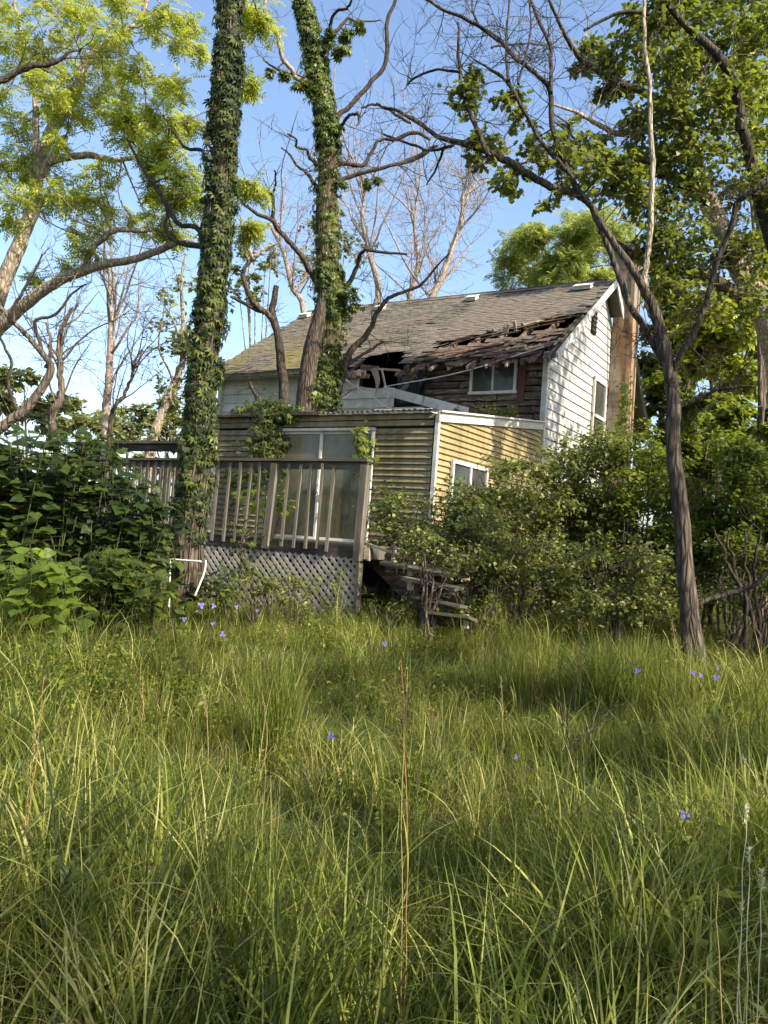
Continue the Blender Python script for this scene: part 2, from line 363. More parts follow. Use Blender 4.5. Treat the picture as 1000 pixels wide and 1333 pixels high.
# ------------------------------------------------------------------ house, in its own frame: x to the right along the facade, y inward, z up
HA = math.radians(31); HO = np.array([3.2106, 17.0, 0.0])
HX = np.array([math.cos(HA), -math.sin(HA), 0]); HY = np.array([math.sin(HA), math.cos(HA), 0])
def hw(x, y, z): return HO + HX * x + HY * y + np.array([0, 0, z])
def onf(px, py, t):
    """house coordinates of the point seen at a pixel on the plane y = t of the house frame"""
    r = RM @ np.array([(px - 500) / F, -(py - 666.5) / F, -1.0]); o = HO + HY * t; C = np.array([0, 0, EYE])
    q = C + r * (np.dot(o - C, HY) / np.dot(r, HY)); d = q - HO; return np.array([d @ HX, t, q[2]])
def hthing(name, label, cat, x, y, z, group=None):
    o = thing(name, label, cat, tuple(hw(x, y, z)), -HA, group); o['_o'] = 0; del o['_o']
    OFF[o.name] = (x, y, z); return o
OFF = {}
def hp(mb, name, m, parent, smooth=False):
    root = parent
    while root.parent: root = root.parent
    return mb.build(name, m, parent, OFF[root.name], smooth)
def shared(me, name, parent, loc, rot=(0, 0, 0)):
    o = bpy.data.objects.new(name, me); COL.objects.link(o); o.parent = parent; o.location = loc; o.rotation_euler = rot; return o

H = hthing('house', 'abandoned white house with sagging shingle roof, torn eave and grimy yellow ribbed addition', 'house', 0, 0, .6)
RS = 2.85 / 4.2
zf = lambda y: 5.65 + (y + .4) * RS              # front slope, top of the deck
zb = lambda y: zf(3.8) - (y - 3.8) * .90         # back slope
YB = 7.0
def ylo(z): return max(0.0, (z + .12 - 5.65) / RS - .4)
def yhi(z): return min(YB, 3.8 + (zf(3.8) - .12 - z) / .90)
# backing walls
mb = MB()
def wallbox(x0, x1, y0, y1, z0, z1): box(mb, ((x0 + x1) / 2, (y0 + y1) / 2, (z0 + z1) / 2), (x1 - x0, y1 - y0, z1 - z0))
wallbox(-9.1, -.02, .04, .14, .4, 4.8)
wallbox(-4.7, -3.72, .04, .14, 4.8, 5.2); wallbox(-9.1, -4.7, .04, .14, 4.8, 5.75); wallbox(-2.85, -.02, .04, .14, 4.8, 5.75)
wallbox(-9.1, -9.0, .14, YB, .4, 5.6); wallbox(-9.1, -.02, YB - .1, YB, .4, 5.3)
for x in (-.14, -9.05):
    pr = [(0.14, .4), (YB - .1, .4), (YB - .1, zb(YB - .1) - .2), (3.8, zf(3.8) - .2), (.14, zf(.14) - .2)]
    v = [(x, y, z) for y, z in pr] + [(x + .1, y, z) for y, z in pr]
    mb.add(v, [[0, 1, 2, 3, 4], [9, 8, 7, 6, 5]] + [[k, (k + 1) % 5, (k + 1) % 5 + 5, k + 5] for k in range(5)])
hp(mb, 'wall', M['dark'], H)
mb = MB(); box(mb, (-3.35, .55, 5.1), (1.2, .03, 1.1)); box(mb, (-3.3, .5, 5.2), (.07, .07, 1.2), rotm(0, .25, 0)); hp(mb, 'inner_panel', M['teal'], H)
# gable siding boards
zz = .55; k = 0
while zz < 8.2:
    z1 = zz + .215; a0, a1, b0, b1 = ylo(zz), ylo(z1), yhi(zz), yhi(z1); z1 -= .013
    if a1 < b1:
        e = .004 * rng.rand(); mb = MB(); d = .016 + e
        mb.add([(0, a0, zz), (0, b0, zz), (0, b1, z1), (0, a1, z1), (d, a0, zz + .014), (d, b0, zz + .014), (.011, b1, z1), (.011, a1, z1)],
               [[0, 1, 2, 3], [7, 6, 5, 4], [0, 4, 5, 1], [2, 6, 7, 3], [1, 5, 6, 2], [0, 3, 7, 4]])
        o = hp(mb, 'siding_board', M['siding'], H)
    zz = z1 + .013
def lap(x0, x1, z0, z1, y, d, m, name, parent, n0=0):
    mb = MB(); mb.add([(x0, y, z0), (x1, y, z0), (x1, y, z1), (x0, y, z1), (x0, y - d, z0), (x1, y - d, z0), (x1, y - .004, z1), (x0, y - .004, z1)],
                      [[3, 2, 1, 0], [4, 5, 6, 7], [0, 1, 5, 4], [3, 7, 6, 2], [1, 2, 6, 5], [0, 4, 7, 3]])
    return hp(mb, name, m, parent)
zz = 3.3
while zz < 5.6:
    x1 = -2.9 if zz < 4.65 else (-3.7 if zz < 5.05 else -4.72)
    cuts = [-9.1] + sorted(rng.uniform(-8.4, x1 - .6, 1 + (zz < 4.6))) + [x1]
    for a, b in zip(cuts[:-1], cuts[1:]): lap(a + .003, b - .003, zz, min(zz + .235, 5.62), .035, .028, M['grey_siding'], 'siding_board', H)
    zz += .235
mb = MB(); box(mb, (-9.12, -.02, 4.0), (.10, .12, 3.2)); hp(mb, 'corner_board', M['white'], H)
mb = MB(); box(mb, (.02, -.025, 3.1), (.11, .10, 5.4)); hp(mb, 'corner_board', M['white'], H)
# rotten bare boards round the upper window
zz = 4.2
while zz < 5.75:
    h = rng.uniform(.12, .19); x = -2.86
    while x < -.06:
        L = rng.uniform(.5, 1.6); x2 = min(x + L, -.04)
        if x2 - x > .08:
            mb = MB(); n = 7; xx = np.linspace(x, x2 - .01, n)
            lo = zz + rng.uniform(-.012, .012, n); hi = zz + h - .012 + rng.uniform(-.015, .015, n); d = .04 + rng.uniform(-.02, .05, n)
            v = [];
            for q in range(n): v += [(xx[q], .03, lo[q]), (xx[q], .03 - d[q], lo[q] + .01), (xx[q], .03 - d[q] * .9, hi[q] - .01), (xx[q], .03, hi[q])]
            f = [[4 * q + r_, 4 * q + 4 + r_, 4 * q + 4 + (r_ + 1) % 4, 4 * q + (r_ + 1) % 4] for q in range(n - 1) for r_ in range(4)] + [[0, 1, 2, 3], [4 * n - 1, 4 * n - 2, 4 * n - 3, 4 * n - 4]]
            mb.add(v, f); hp(mb, 'bare_board', M['logs'], H)
        x = x2 + .003
        if x2 > -.06: break
    zz += h
# upper window
def window(x0, x1, z0, z1, y, parent, w=.06, mull=1, m='white', proud=.06):
    wd = hp(MB(), 'window', M['dark'], parent)
    mb = MB(); c = (x0 + x1) / 2
    box(mb, (c, y - proud / 2, z1 - w / 2), (x1 - x0, proud, w)); box(mb, (c, y - proud / 2 - .008, z0 + w / 2), (x1 - x0 + .04, proud + .02, w))
    for x in (x0 + w / 2, x1 - w / 2): box(mb, (x, y - proud / 2 - .003, (z0 + z1) / 2), (w, proud, z1 - z0 - 2 * w))
    if mull: box(mb, (c, y - proud / 2 + .004, (z0 + z1) / 2), (w * .8, proud, z1 - z0 - 2 * w))
    hp(mb, 'frame', M[m], wd)
    hh = (x1 - x0) / 2
    for q in range(2 if mull else 1):
        mb = MB(); xa = x0 + w + q * (hh - w * .6); xb = (c - w * .4) if (mull and q == 0) else x1 - w
        if q == 1: xa = c + w * .4
        box(mb, ((xa + xb) / 2, y - proud * .45 - .004 * q, (z0 + z1) / 2), (xb - xa, .006, z1 - z0 - 2 * w)); hp(mb, 'pane', M['glass'], wd)
    return wd
window(-1.72, -.62, 4.93, 5.66, -.02, H)
mb = MB(); box(mb, (-.5, -.045, 5.22), (.16, .03, .95), rotm(0, .03, 0)); hp(mb, 'trim_strip', M['maroon'], H)
# gable window, proud of the siding, and the attic slot
gw = hp(MB(), 'window', M['dark'], H)
mb = MB(); y0, y1, z0, z1 = 3.3, 4.35, 4.1, 5.98
for z in (z0 + .04, (z0 + z1) / 2, z1 - .04): box(mb, (.055, (y0 + y1) / 2, z), (.05, y1 - y0, .08))
for y in (y0 + .04, y1 - .04): box(mb, (.058, y, (z0 + z1) / 2), (.05, .08, z1 - z0 - .01))
hp(mb, 'frame', M['white'], gw)
for za, zb_ in ((z0 + .08, (z0 + z1) / 2 - .04), ((z0 + z1) / 2 + .04, z1 - .08)):
    mb = MB(); box(mb, (.045, (y0 + y1) / 2, (za + zb_) / 2), (.006, y1 - y0 - .16, zb_ - za)); hp(mb, 'pane', M['glass'], gw)
av = hp(MB(), 'attic_vent', M['dark'], H)
mb = MB(); box(mb, (.04, 3.05, 7.35), (.03, .34, .75)); hp(mb, 'opening', M['dark'], av)
for q in range(6): mb = MB(); box(mb, (.065, 3.05, 7.05 + .12 * q), (.03, .34, .03), rotm(0, .5, 0)); hp(mb, 'louvre', M['deck'], av)
# roof: rafters, boards, shingles
RX0, RX1 = -9.35, .32
tear = lambda s: .62 + (2.85 - s) * .36 if s < 2.9 else -9        # upper edge of the torn strip, s = -x
def hole1(s, t): return ((s - 4.0) / .62) ** 2 + ((t + .25) / .55) ** 2 < 1 + .15 * math.sin(s * 17) + .12 * math.sin(t * 23)
ang = math.atan(RS)
mb = MB()
x = RX0 + .2
while x < RX1:
    s = -x
    if not (3.5 < s < 4.4):
        m1 = MB(); e = rng.uniform(-.08, .1) if s < 4.4 else .18; bar(m1, (x, -.55 + e, zf(-.55 + e) - .09), (x, 3.75, zf(3.75) - .09), .045, .13); hp(m1, 'rafter', M['splinter' if s < 3 else 'rot'], H)
    x += .55
t = -.4
while t < 3.75:
    tm = t + .065
    segs = [(RX0, RX1)]
    if tm < tear(0): 
        sL = 2.9 if tm < .62 else 2.85 - (tm - .62) / .36
        segs = [(RX0, -sL - .05)]
    if tm < .35: segs = [(RX0, -4.75 + .3 * rng.rand()), (-3.2 - .25 * rng.rand(), -2.95)]
    for a, b in segs:
        m1 = MB(); c = ((a + b) / 2, tm, zf(tm) - .012); box(m1, c, (b - a, .128 / math.cos(ang), .018), rotm(ang, 0, 0)); hp(m1, 'roof_board', M['rot'], H)
    t += .132
# shingle tabs
tab = MB(); box(tab, (0, 0, 0), (.299, .21, .005)); me_tab = tab.mesh('shingle'); me_tab.materials.append(M['shingle']); me_torn = tab.mesh('shingle'); me_torn.materials.append(M['felt'])
rest = MB(); ntab = 0; exposure = .135
rows = int(5.05 / exposure)
roff = rng.uniform(0, .3, rows)
sh_root = hp(MB(), 'roof', M['dark'], H)
for r_ in range(rows):
    d = -.05 + r_ * exposure; t = -.42 + (d + .1) * math.cos(ang)
    if t > 3.74: break
    sag = lambda s: -.05 * math.exp(-((s - 4.0) / 1.3) ** 2) * max(0, 1.4 - t) - .03 * math.sin(s * .9) 
    for q in range(34):
        x = RX0 + .05 + q * .3 + roff[r_] + rng.uniform(-.003, .003)
        if x > RX1 - .1: continue
        s = -x
        low = s < 2.92 and t < tear(s) - .46 - .36 * (1 - s / 3) + .05 * math.sin(s * 13)
        if low and rng.rand() < .22: continue
        if (t < tear(s) + .05 * math.sin(s * 9) and not low) or hole1(s, t) or (t < .12 and 3.4 < s < 4.5): continue
        if rng.rand() < .012: continue
        z = zf(t) + .028 + .007 * (rng.rand()) + sag(s) * .3 + .012 * math.sin(s * 2.3 + t * 1.7)
        rot = rotm(ang - .036 + rng.normal(0, .016), rng.normal(0, .007), rng.normal(0, .008))
        near = (s < 3.2)
        if near and ntab < 300:
            rot = rot @ rotm(*(rng.normal(0, .06, 3) * low)); z += low * (.015 + .03 * math.sin(s * 5)); e = Matrix(rot.tolist()).to_euler(); o = shared(me_torn if low and rng.rand() < .7 else me_tab, 'shingle', sh_root, (x, t, z - .6), tuple(e)); ntab += 1
        else: rest.add(boxv(np.array([x, t, z]), np.array([.299, .21, .005]), rot), BF)
tag(hp(rest, 'shingles', M['shingle'], sh_root), kind='stuff')
mb = MB(); 
for q in range(30):
    x = RX0 + .16 + q * .325
    if x < RX1 - .1: box(mb, (x, 3.70, zf(3.70) + .045), (.32, .19, .012), rotm(ang, rng.normal(0, .012), 0)); box(mb, (x, 3.88, zb(3.88) + .075), (.32, .19, .012), rotm(-.73, 0, 0))
hp(mb, 'ridge_cap', M['shingle'], sh_root)
# back slope
mb = MB(); L = math.hypot(3.75, 3.75 * .9); 
def slab(x0, x1, ya, yb, m_, nm, th=.06, off=0.0):
    mb = MB(); bar(mb, ((x0 + x1) / 2, ya, zb(ya) + off), ((x0 + x1) / 2, yb, zb(yb) + off), x1 - x0, th); return hp(mb, nm, m_, H)
slab(RX0, -.02, 3.8, 7.45, M['shingle'], 'back_roof', .08, .02)
slab(-.02, RX1, 3.8, 4.58, M['deck'], 'soffit', .05, .0); slab(-.02, RX1 + .12, 5.5, 7.5, M['deck'], 'soffit', .05, 0)
slab(RX1, RX1 + .035, 3.75, 4.58, M['white'], 'rake_board', .17, -.04)
slab(RX1 + .12, RX1 + .16, 5.5, 7.52, M['deck'], 'rake_board', .22, -.04)
for q in range(5): slab(RX1 - .3 + q * .09, RX1 - .3 + q * .09 + .08, 5.5, 7.5, M['deck'], 'soffit_board', .02, -.045)
mb = MB(); box(mb, (-4.6, 7.42, zb(7.45) - .02), (9.5, .04, .2)); hp(mb, 'fascia_board', M['white'], H)
# front rake board and eave fascia on the left
for a, b in ((-.3, 1.55), (1.58, 3.8)):
    mb = MB(); j = .04 if a < 0 else 0
    bar(mb, (RX1 + .02, a, zf(a) - .045 - j), (RX1 + .02, b, zf(b) - .045), .04, .15); hp(mb, 'rake_board', M['white'], H)
mb = MB(); bar(mb, (RX1 - .16, -.3, zf(-.3) - .12), (RX1 - .16, 3.75, zf(3.75) - .12), .3, .02); hp(mb, 'soffit', M['deck'], H)
mb = MB(); box(mb, (-7.1, -.43, 5.60), (4.4, .035, .14)); hp(mb, 'fascia_board', M['deck'], H)
mb = MB(); box(mb, (-7.1, -.2, 5.56), (4.4, .42, .015)); hp(mb, 'soffit', M['grey_siding'], H)
# vents near the ridge
for s_, w in ((9.0, .3), (6.3, .25), (3.4, .28), (.35, .42)):
    v = hp(MB(), 'roof_vent', M['vent'], H); t = 3.25; z = zf(t) + .06
    mb = MB(); box(mb, (-s_, t, z + .05), (w, .22, .08), rotm(ang * .8, 0, 0)); hp(mb, 'box', M['vent'], v)
    mb = MB(); box(mb, (-s_, t - .02, z + .10), (w + .05, .28, .015), rotm(ang * .8, 0, 0)); hp(mb, 'hood', M['vent'], v)
# torn felt and splintered boards over the eave
mb = MB(); nu, nv = 60, 12; P = []
for a in range(nu):
    s = .02 + 2.85 * a / (nu - 1)
    top = tear(s) - .40 - .38 * (1 - s / 3) - .14 * math.sin(s * 5) ** 2 - .05 * rng.rand(); bot = -.5 - .12 * math.sin(s * 7 + 1) - .07 * rng.rand() 
    for b_ in range(nv):
        t = bot + (top - bot) * b_ / (nv - 1)
        z = zf(t) + .02 + .035 * math.sin(s * 11 + t * 6) * math.sin(t * 13) + .012 * rng.randn() - .10 * max(0, -t) - (.05 if b_ == nv - 1 else 0)
        P.append((-s, t, z))
P = np.array(P); i = np.arange(nu - 1)[:, None] * nv; j = np.arange(nv - 1)[None]
f = np.stack([i + j, i + j + 1, i + j + 1 + nv, i + j + nv], -1).reshape(-1, 4); f = f[rng.rand(len(f)) > .04]
mb.add(P, f[:, ::-1]); mb.add(P - [0, 0, .02], f); hp(mb, 'torn_roof_felt', M['felt'], H)
for q in range(24):
    s = rng.uniform(.1, 2.7); L = rng.uniform(.3, 1.3); tt = rng.uniform(-.45, -.2) if q % 3 == 0 else tear(s) - rng.uniform(.05, .5); tl = rng.normal(0, .12)
    z = zf(tt) + rng.uniform(.03, .11); x0 = -min(s + L / 2, 3.0); x1 = -max(s - L / 2, -.25)
    a = np.array([x0, tt - (x1 - x0) * .34 * .5, 0]); b = np.array([x1, tt + (x1 - x0) * .34 * .5 + tl, 0])
    a[2] = zf(a[1]) + rng.uniform(.02, .1); b[2] = zf(b[1]) + rng.uniform(.02, .1)
    m1 = MB(); pts = smooth_path([a, (a + b) / 2 + [0, 0, rng.uniform(-.03, .05)], b], 7); w = rng.uniform(.04, .12)
    for u, v_ in zip(pts[:-1], pts[1:]): bar(m1, u, v_ , w * rng.uniform(.6, 1.1), .018)
    hp(m1, 'splintered_board', M[['splinter', 'felt', 'rot', 'pale_splinter', 'felt'][q % 5]], H)
for q in range(9):     # pale broken ends standing up in the gap
    s = rng.uniform(.2, 1.9); t0 = tear(s) - .15; p0 = np.array([-s, t0, zf(t0) - .05]); p1 = p0 + [rng.uniform(-.12, .12), rng.uniform(-.15, .05), rng.uniform(.1, .22)]
    m1 = MB(); bar(m1, p0, p1, .07, .03, (0, 1, .2)); hp(m1, 'broken_batten', M['pale_splinter'], H)
for q in range(6):
    s = 2.9 - q * .45; m1 = MB(); bar(m1, (-s, -.62, zf(-.62) - .10), (-s + rng.normal(0, .04), -.2, zf(-.2) - .10), .05, .06); hp(m1, 'rafter_tail', M['pale_splinter'], H)
# rotted fascia in and beside the hole
for (s0, s1, zz_, m_) in ((2.95, 3.5, 5.42, 'splinter'), (3.05, 3.3, 5.3, 'splinter'), (2.2, 3.3, 5.62, 'rot'), (4.35, 4.95, 5.50, 'pale_splinter'), (4.25, 4.9, 5.40, 'splinter')):
    m1 = MB(); xx = np.linspace(-s1, -s0, 7)
    for a, b in zip(xx[:-1], xx[1:]): box(m1, ((a + b) / 2, -.30 + rng.normal(0, .02), zz_ + rng.normal(0, .02)), (b - a + .01, .06, rng.uniform(.09, .17)), rotm(rng.normal(0, .2), 0, 0))
    hp(m1, 'rotten_fascia', M[m_], H)
# hanging pieces
def hang(p, q, w, th, m_, nm, sagv=0, n=10, t0=-.5, t1=None):
    a = onf(*p, t0); b = onf(*q, t0 if t1 is None else t1); m1 = MB()
    pts = smooth_path([a, (a + b) / 2 - [0, 0, sagv], b], n)
    for u, v_ in zip(pts[:-1], pts[1:]): bar(m1, u, v_ + (v_ - u) * .05, w, th, (0, 1, .1))
    return hp(m1, nm, M[m_], H)
hang((503, 503), (706, 452), .02, .03, 'vent', 'hanging_gutter_strip', .10)
hang((442, 489), (506, 531), .02, .02, 'vent', 'hanging_gutter_strip', 0, 4, -.5, -.9)
hang((497, 481), (509, 534), .035, .025, 'pale_splinter', 'fallen_batten', 0, 3, -.6, -.9)
hang((490, 480), (520, 482), .05, .03, 'pale_splinter', 'fallen_batten', 0, 3, -.55)
hang((470, 478), (492, 480), .12, .05, 'splinter', 'rotten_fascia', 0, 4, -.55)
# curled sheet
mb = MB(); P = []
for a in range(9):
    u = a / 8; c = onf(486 + 6 * math.sin(u * 2.6), 481 + u * 33, -.62 - .1 * math.sin(u * 3)); w = .13 * (1 - .75 * u ** 2)
    P += [c + [-w * .6, 0, 0], c + [w, -.08, .02]]
mb.add(P, [[2 * a, 2 * a + 1, 2 * a + 3, 2 * a + 2] for a in range(8)]); mb.add(np.array(P) + [0, .012, 0], [[2 * a + 2, 2 * a + 3, 2 * a + 1, 2 * a] for a in range(8)])
hp(mb, 'curled_sheet', M['pale_splinter'], H)
# long white fascia fallen across the lean-to roof
hang((499, 508), (606, 536), .20, .02, 'white', 'fallen_fascia_board', 0, 3, -.75, -1.2)
hang((459, 504), (486, 508), .08, .02, 'white', 'fallen_fascia_board', 0, 3, -.5)
# chimney
ch = hp(MB(), 'chimney', M['chimney'], H)
cy0, cy1, cx1 = 4.66, 5.38, .54
z = .5; k = 0
while z < 9.6:
    h = .33
    cut = cx1 * (.75 if k % 2 else .3)
    for a, b in ((.035, cut - .004), (cut + .004, cx1)):
        m1 = MB(); box(m1, ((a + b) / 2, (cy0 + cy1) / 2 + rng.normal(0, .004), z + h / 2), (b - a, cy1 - cy0, h - .005), None, .002); hp(m1, 'block', M['chimney'], ch)
    z += h; k += 1
mb = MB(); box(mb, (.28, 5.02, 4.95), (cx1 - .06, .68, 8.9)); hp(mb, 'mortar', M['deck'], ch)
# corner flashing strips on the chimney
mb = MB(); box(mb, (cx1 + .012, cy0 + .05, 6.6), (.015, .10, 5.0)); box(mb, (cx1 - .03, cy0 - .013, 6.6), (.10, .015, 5.0)); hp(mb, 'flashing', M['chimney'], ch)

# ---------------- yellow addition
A = H; AY = -4.77; AZ0, AZ1 = 1.42, 3.66; AS = 4.71
mb = MB()
def wb(x0, x1, y0, y1, z0, z1): box(mb, ((x0 + x1) / 2, (y0 + y1) / 2, (z0 + z1) / 2), (x1 - x0, y1 - y0, z1 - z0))
wb(-AS, -3.34, AY + .01, AY + .1, AZ0, AZ1); wb(-1.14, -.01, AY + .01, AY + .1, AZ0, AZ1); wb(-3.34, -1.14, AY + .01, AY + .1, 3.46, AZ1)
wb(-AS, -AS + .1, AY + .1, -3.0, AZ0, AZ1); wb(-AS + .1, -2.4, -3.1, -3.0, AZ0, AZ1); wb(-2.4, -2.3, -3.0, -.05, AZ0, 3.7)
v = [(-.11, AY + .1, 1.0), (-.11, 0, 1.0), (-.11, 0, 4.12), (-.11, AY + .1, 3.55)]; v += [(x + .1, y, z) for x, y, z in v]
mb.add(v, [[0, 3, 2, 1], [4, 5, 6, 7], [0, 1, 5, 4], [1, 2, 6, 5], [2, 3, 7, 6], [3, 0, 4, 7]])
wb(-AS, 0, AY + .6, -3.05, 1.36, 1.42); wb(-2.3, -.1, -3.0, 0, 1.36, 1.42)
wb(-AS, -.02, AY + .12, AY + .17, .3, 1.36); wb(-.07, -.02, AY + .17, 0, .3, .95)  # black sheets standing in for the shade in the open void below
hp(mb, 'addition_wall', M['dark'], H)
def strip_mesh(L, h=.098, d=.036):
    m1 = MB(); pr = [(0, 0), (-d * .85, .004), (-d, .014), (-d * .55, .045), (-.006, h)]
    v = [(x, y, z) for x in (0, L) for y, z in pr]; n = 5
    m1.add(v, [[k, k + 1, k + 1 + n, k + n] for k in range(n - 1)] + [[4, 0, 5, 9], [4, 3, 2, 1, 0], [5, 6, 7, 8, 9]])
    me = m1.mesh('siding_strip'); return me
def strips(x0, x1, z0, z1, m_):
    me = strip_mesh(x1 - x0); me.materials.append(m_); z = z0
    while z < z1 - .03:
        shared(me, 'siding_strip', H, (x0, AY + .01 - abs(rng.normal(0, .004)), z - .6 + rng.normal(0, .002)), (rng.normal(0, .02), rng.normal(0, .002), 0)); z += .1
strips(-AS + .06, -3.36, AZ0 + .02, 3.44, M['yellow_front']); strips(-1.12, -.055, AZ0 + .02, 3.44, M['yellow_front'])
strips(-AS + .06, -.055, 3.475, 3.66, M['yellow_front'])
mb = MB(); box(mb, (-AS - .0, AY - .02, 2.54), (.11, .12, 2.26)); hp(mb, 'corner_board', M['white'], H)
mb = MB(); box(mb, (.014, AY - .012, 2.45), (.065, .065, 2.42), rotm(0, .004, 0)); hp(mb, 'corner_board', M['white'], H)
# right wall, strips cut under the sloping roof
zt = lambda y: 3.60 + (y - AY) * .125
z = .95
while z < 4.1:
    ya = max(AY + .06, AY + (z + .1 - 3.655) / .125)
    if ya < -.1:
        m1 = MB(); pr = [(0, 0), (.031, .004), (.036, .014), (.02, .045), (.006, .098)]; n = 5
        v = [(.0 + x, y, z + zz) for y in (ya, -.04) for x, zz in pr]
        m1.add(v, [[k + n, k + 1 + n, k + 1, k] for k in range(n - 1)] + [[9, 5, 0, 4], [0, 1, 2, 3, 4], [9, 8, 7, 6, 5]]); hp(m1, 'siding_strip', M['yellow_side'], H)
    z += .1
mb = MB(); bar(mb, (.045, AY - .06, zt(AY) + .02), (.045, -.03, zt(0) + .02), .04, .17); hp(mb, 'fascia_board', M['white'], H)
mb = MB(); bar(mb, (.075, AY - .06, zt(AY) + .10), (.075, -.03, zt(0) + .10), .07, .03); hp(mb, 'roof_edging', M['vent'], H)
# side window
sw = hp(MB(), 'window', M['dark'], H); mb = MB(); y0, y1, z0, z1 = -4.25, -2.8, 2.15, 3.0
for zc in (z0 + .03, z1 - .03): box(mb, (.055, (y0 + y1) / 2, zc), (.05, y1 - y0, .06))
for yc in (y0 + .03, y1 - .03, (y0 + y1) / 2): box(mb, (.058, yc, (z0 + z1) / 2), (.05, .06, z1 - z0 - .12))
hp(mb, 'frame', M['white'], sw)
for ya, yb in ((y0 + .06, (y0 + y1) / 2 - .03), ((y0 + y1) / 2 + .03, y1 - .06)):
    mb = MB(); box(mb, (.05, (ya + yb) / 2, (z0 + z1) / 2), (.006, yb - ya, z1 - z0 - .12)); hp(mb, 'pane', M['glass'], sw)
# addition roofs
mb = MB(); box(mb, (-AS / 2 - 1.15, -3.95, 3.70), (2.42, 1.9, .05)); hp(mb, 'addition_roof', M['rot'], H)
for q in range(16):
    x = -2.36 + q * .145; m1 = MB(); bar(m1, (x, AY - .10, zt(AY) + .09), (x, -.06, zt(0) + .09), .14, .025 + .012 * (q % 2)); hp(m1, 'roof_sheet', M['vent'], H)
mb = MB()
for q in range(47): box(mb, (-AS + .05 + q * .1, AY - .05 , 3.715 + .006 * rng.randn()), (.055, .16, .028 + .01 * (q % 2)), rotm(0, 0, rng.normal(0, .05)))
hp(mb, 'corrugated_roof_edge', M['rot'], H)
mb = MB(); box(mb, (-.62, AY - .085, 3.735), (1.1, .05, .02)); hp(mb, 'drip_edge', M['vent'], H)
# patio door
pd = hp(MB(), 'patio_door', M['dark'], H); X0, X1, Z0, Z1 = -3.32, -1.15, 1.46, 3.45
mb = MB(); box(mb, ((X0 + X1) / 2, AY - .01, Z1 - .02), (X1 - X0, .09, .045)); box(mb, ((X0 + X1) / 2, AY - .01, Z0 + .02), (X1 - X0, .09, .05))
for x in (X0 + .02, X1 - .02): box(mb, (x, AY - .012, (Z0 + Z1) / 2), (.045, .09, Z1 - Z0 - .1))
hp(mb, 'frame', M['white'], pd)
xm = -2.28
for a, b, yy in ((X0 + .045, xm + .03, AY + .02), (xm - .01, X1 - .045, AY + .045)):
    sa = MB(); w = .045
    for x in (a + w / 2, b - w / 2): box(sa, (x, yy, (Z0 + Z1) / 2), (w, .03, Z1 - Z0 - .1))
    for zc in (Z0 + .05 + w / 2, Z1 - .045 - w / 2): box(sa, ((a + b) / 2, yy, zc), (b - a - 2 * w, .03, w))
    hp(sa, 'sash', M['vent'], pd)
    sa = MB(); box(sa, ((a + b) / 2, yy + .003, (Z0 + Z1) / 2), (b - a - 2 * w, .006, Z1 - Z0 - .19)); hp(sa, 'pane', M['door_glass'], pd)
mb = MB(); box(mb, (xm + .02, AY - .015, 2.45), (.03, .035, .22)); hp(mb, 'handle', M['vent'], pd)

# ------------------------------------------------------------------ deck
D = hthing('deck', 'weathered grey wooden deck with leaning balusters and diagonal lattice skirt before the patio door', 'deck', -1.8, -6.2, .45)
FY = -7.5; DX1, DX0 = .47, -5.6; DZ = 1.50
y = FY + .02; b1 = MB(); box(b1, (0, 0, 0), (DX1 - DX0, .135, .03)); me = b1.mesh('deck_board'); me.materials.append(M['deckx'])
while y < -4.95:
    shared(me, 'deck_board', D, ((DX0 + DX1) / 2 + 1.8, y + .07 + 6.2, DZ - .015 - .45 + rng.normal(0, .003)), (0, 0, rng.normal(0, .001))); y += .142
mb = MB(); box(mb, ((DX0 + DX1) / 2, FY + .0, DZ - .105), (DX1 - DX0, .04, .145)); hp(mb, 'rim_joist', M['rot'], D)
mb = MB(); box(mb, (DX1 - .0, (FY - 4.95) / 2, DZ - .105), (.04, 2.5, .145)); hp(mb, 'rim_joist', M['deckx'], D)
for x in (DX1 - .1, -1.3, -3.2, -5.2):
    for yy in (FY + .1, -5.1): mb = MB(); box(mb, (x, yy, .85), (.09, .09, 1.1)); hp(mb, 'leg', M['deck'], D)
# railing
mb = MB(); bar(mb, (DX0, FY - .0, 2.555), (DX1 + .03, FY, 2.59), .15, .035); hp(mb, 'rail_cap', M['deckx'], D)
mb = MB(); bar(mb, (DX0, FY + .02, 2.488), (DX1 - .04, FY + .02, 2.518), .04, .095); hp(mb, 'rail', M['deckx'], D)
def post(x, lean, w=.09, y=FY + .01, z0=1.36, z1=2.53): 
    mb = MB(); bar(mb, (x - lean, y - .03, z0), (x + lean, y - .03, z1), w, w, (0, 1, 0)); hp(mb, 'post', M['deck'], D)
post(DX1 - .03, .012, .095, z0=1.3); post(onf(355, 650, FY)[0], .03, .10); post(-2.75, .02); post(-4.4, .01); post(DX0 + .05, 0)
b1 = MB(); box(b1, (0, 0, 0), (.036, .036, 1.13)); me = b1.mesh('baluster'); me.materials.append(M['deck'])
px_b = [433, 419, 404, 390, 374, 338, 325, 312, 298, 283]
for px in px_b:
    x, _, _ = onf(px, 655, FY); shared(me, 'baluster', D, (x + 1.8, FY - .04 + 6.2, 1.965 - .45 + rng.normal(0, .01)), (rng.normal(0, .01), .02 + rng.normal(0, .018), rng.uniform(0, .3)))
x = -3.0
while x > DX0 + .1:
    shared(me, 'baluster', D, (x + 1.8, FY - .04 + 6.2, 1.965 - .45), (0, .01 + rng.normal(0, .015), 0)); x -= .155
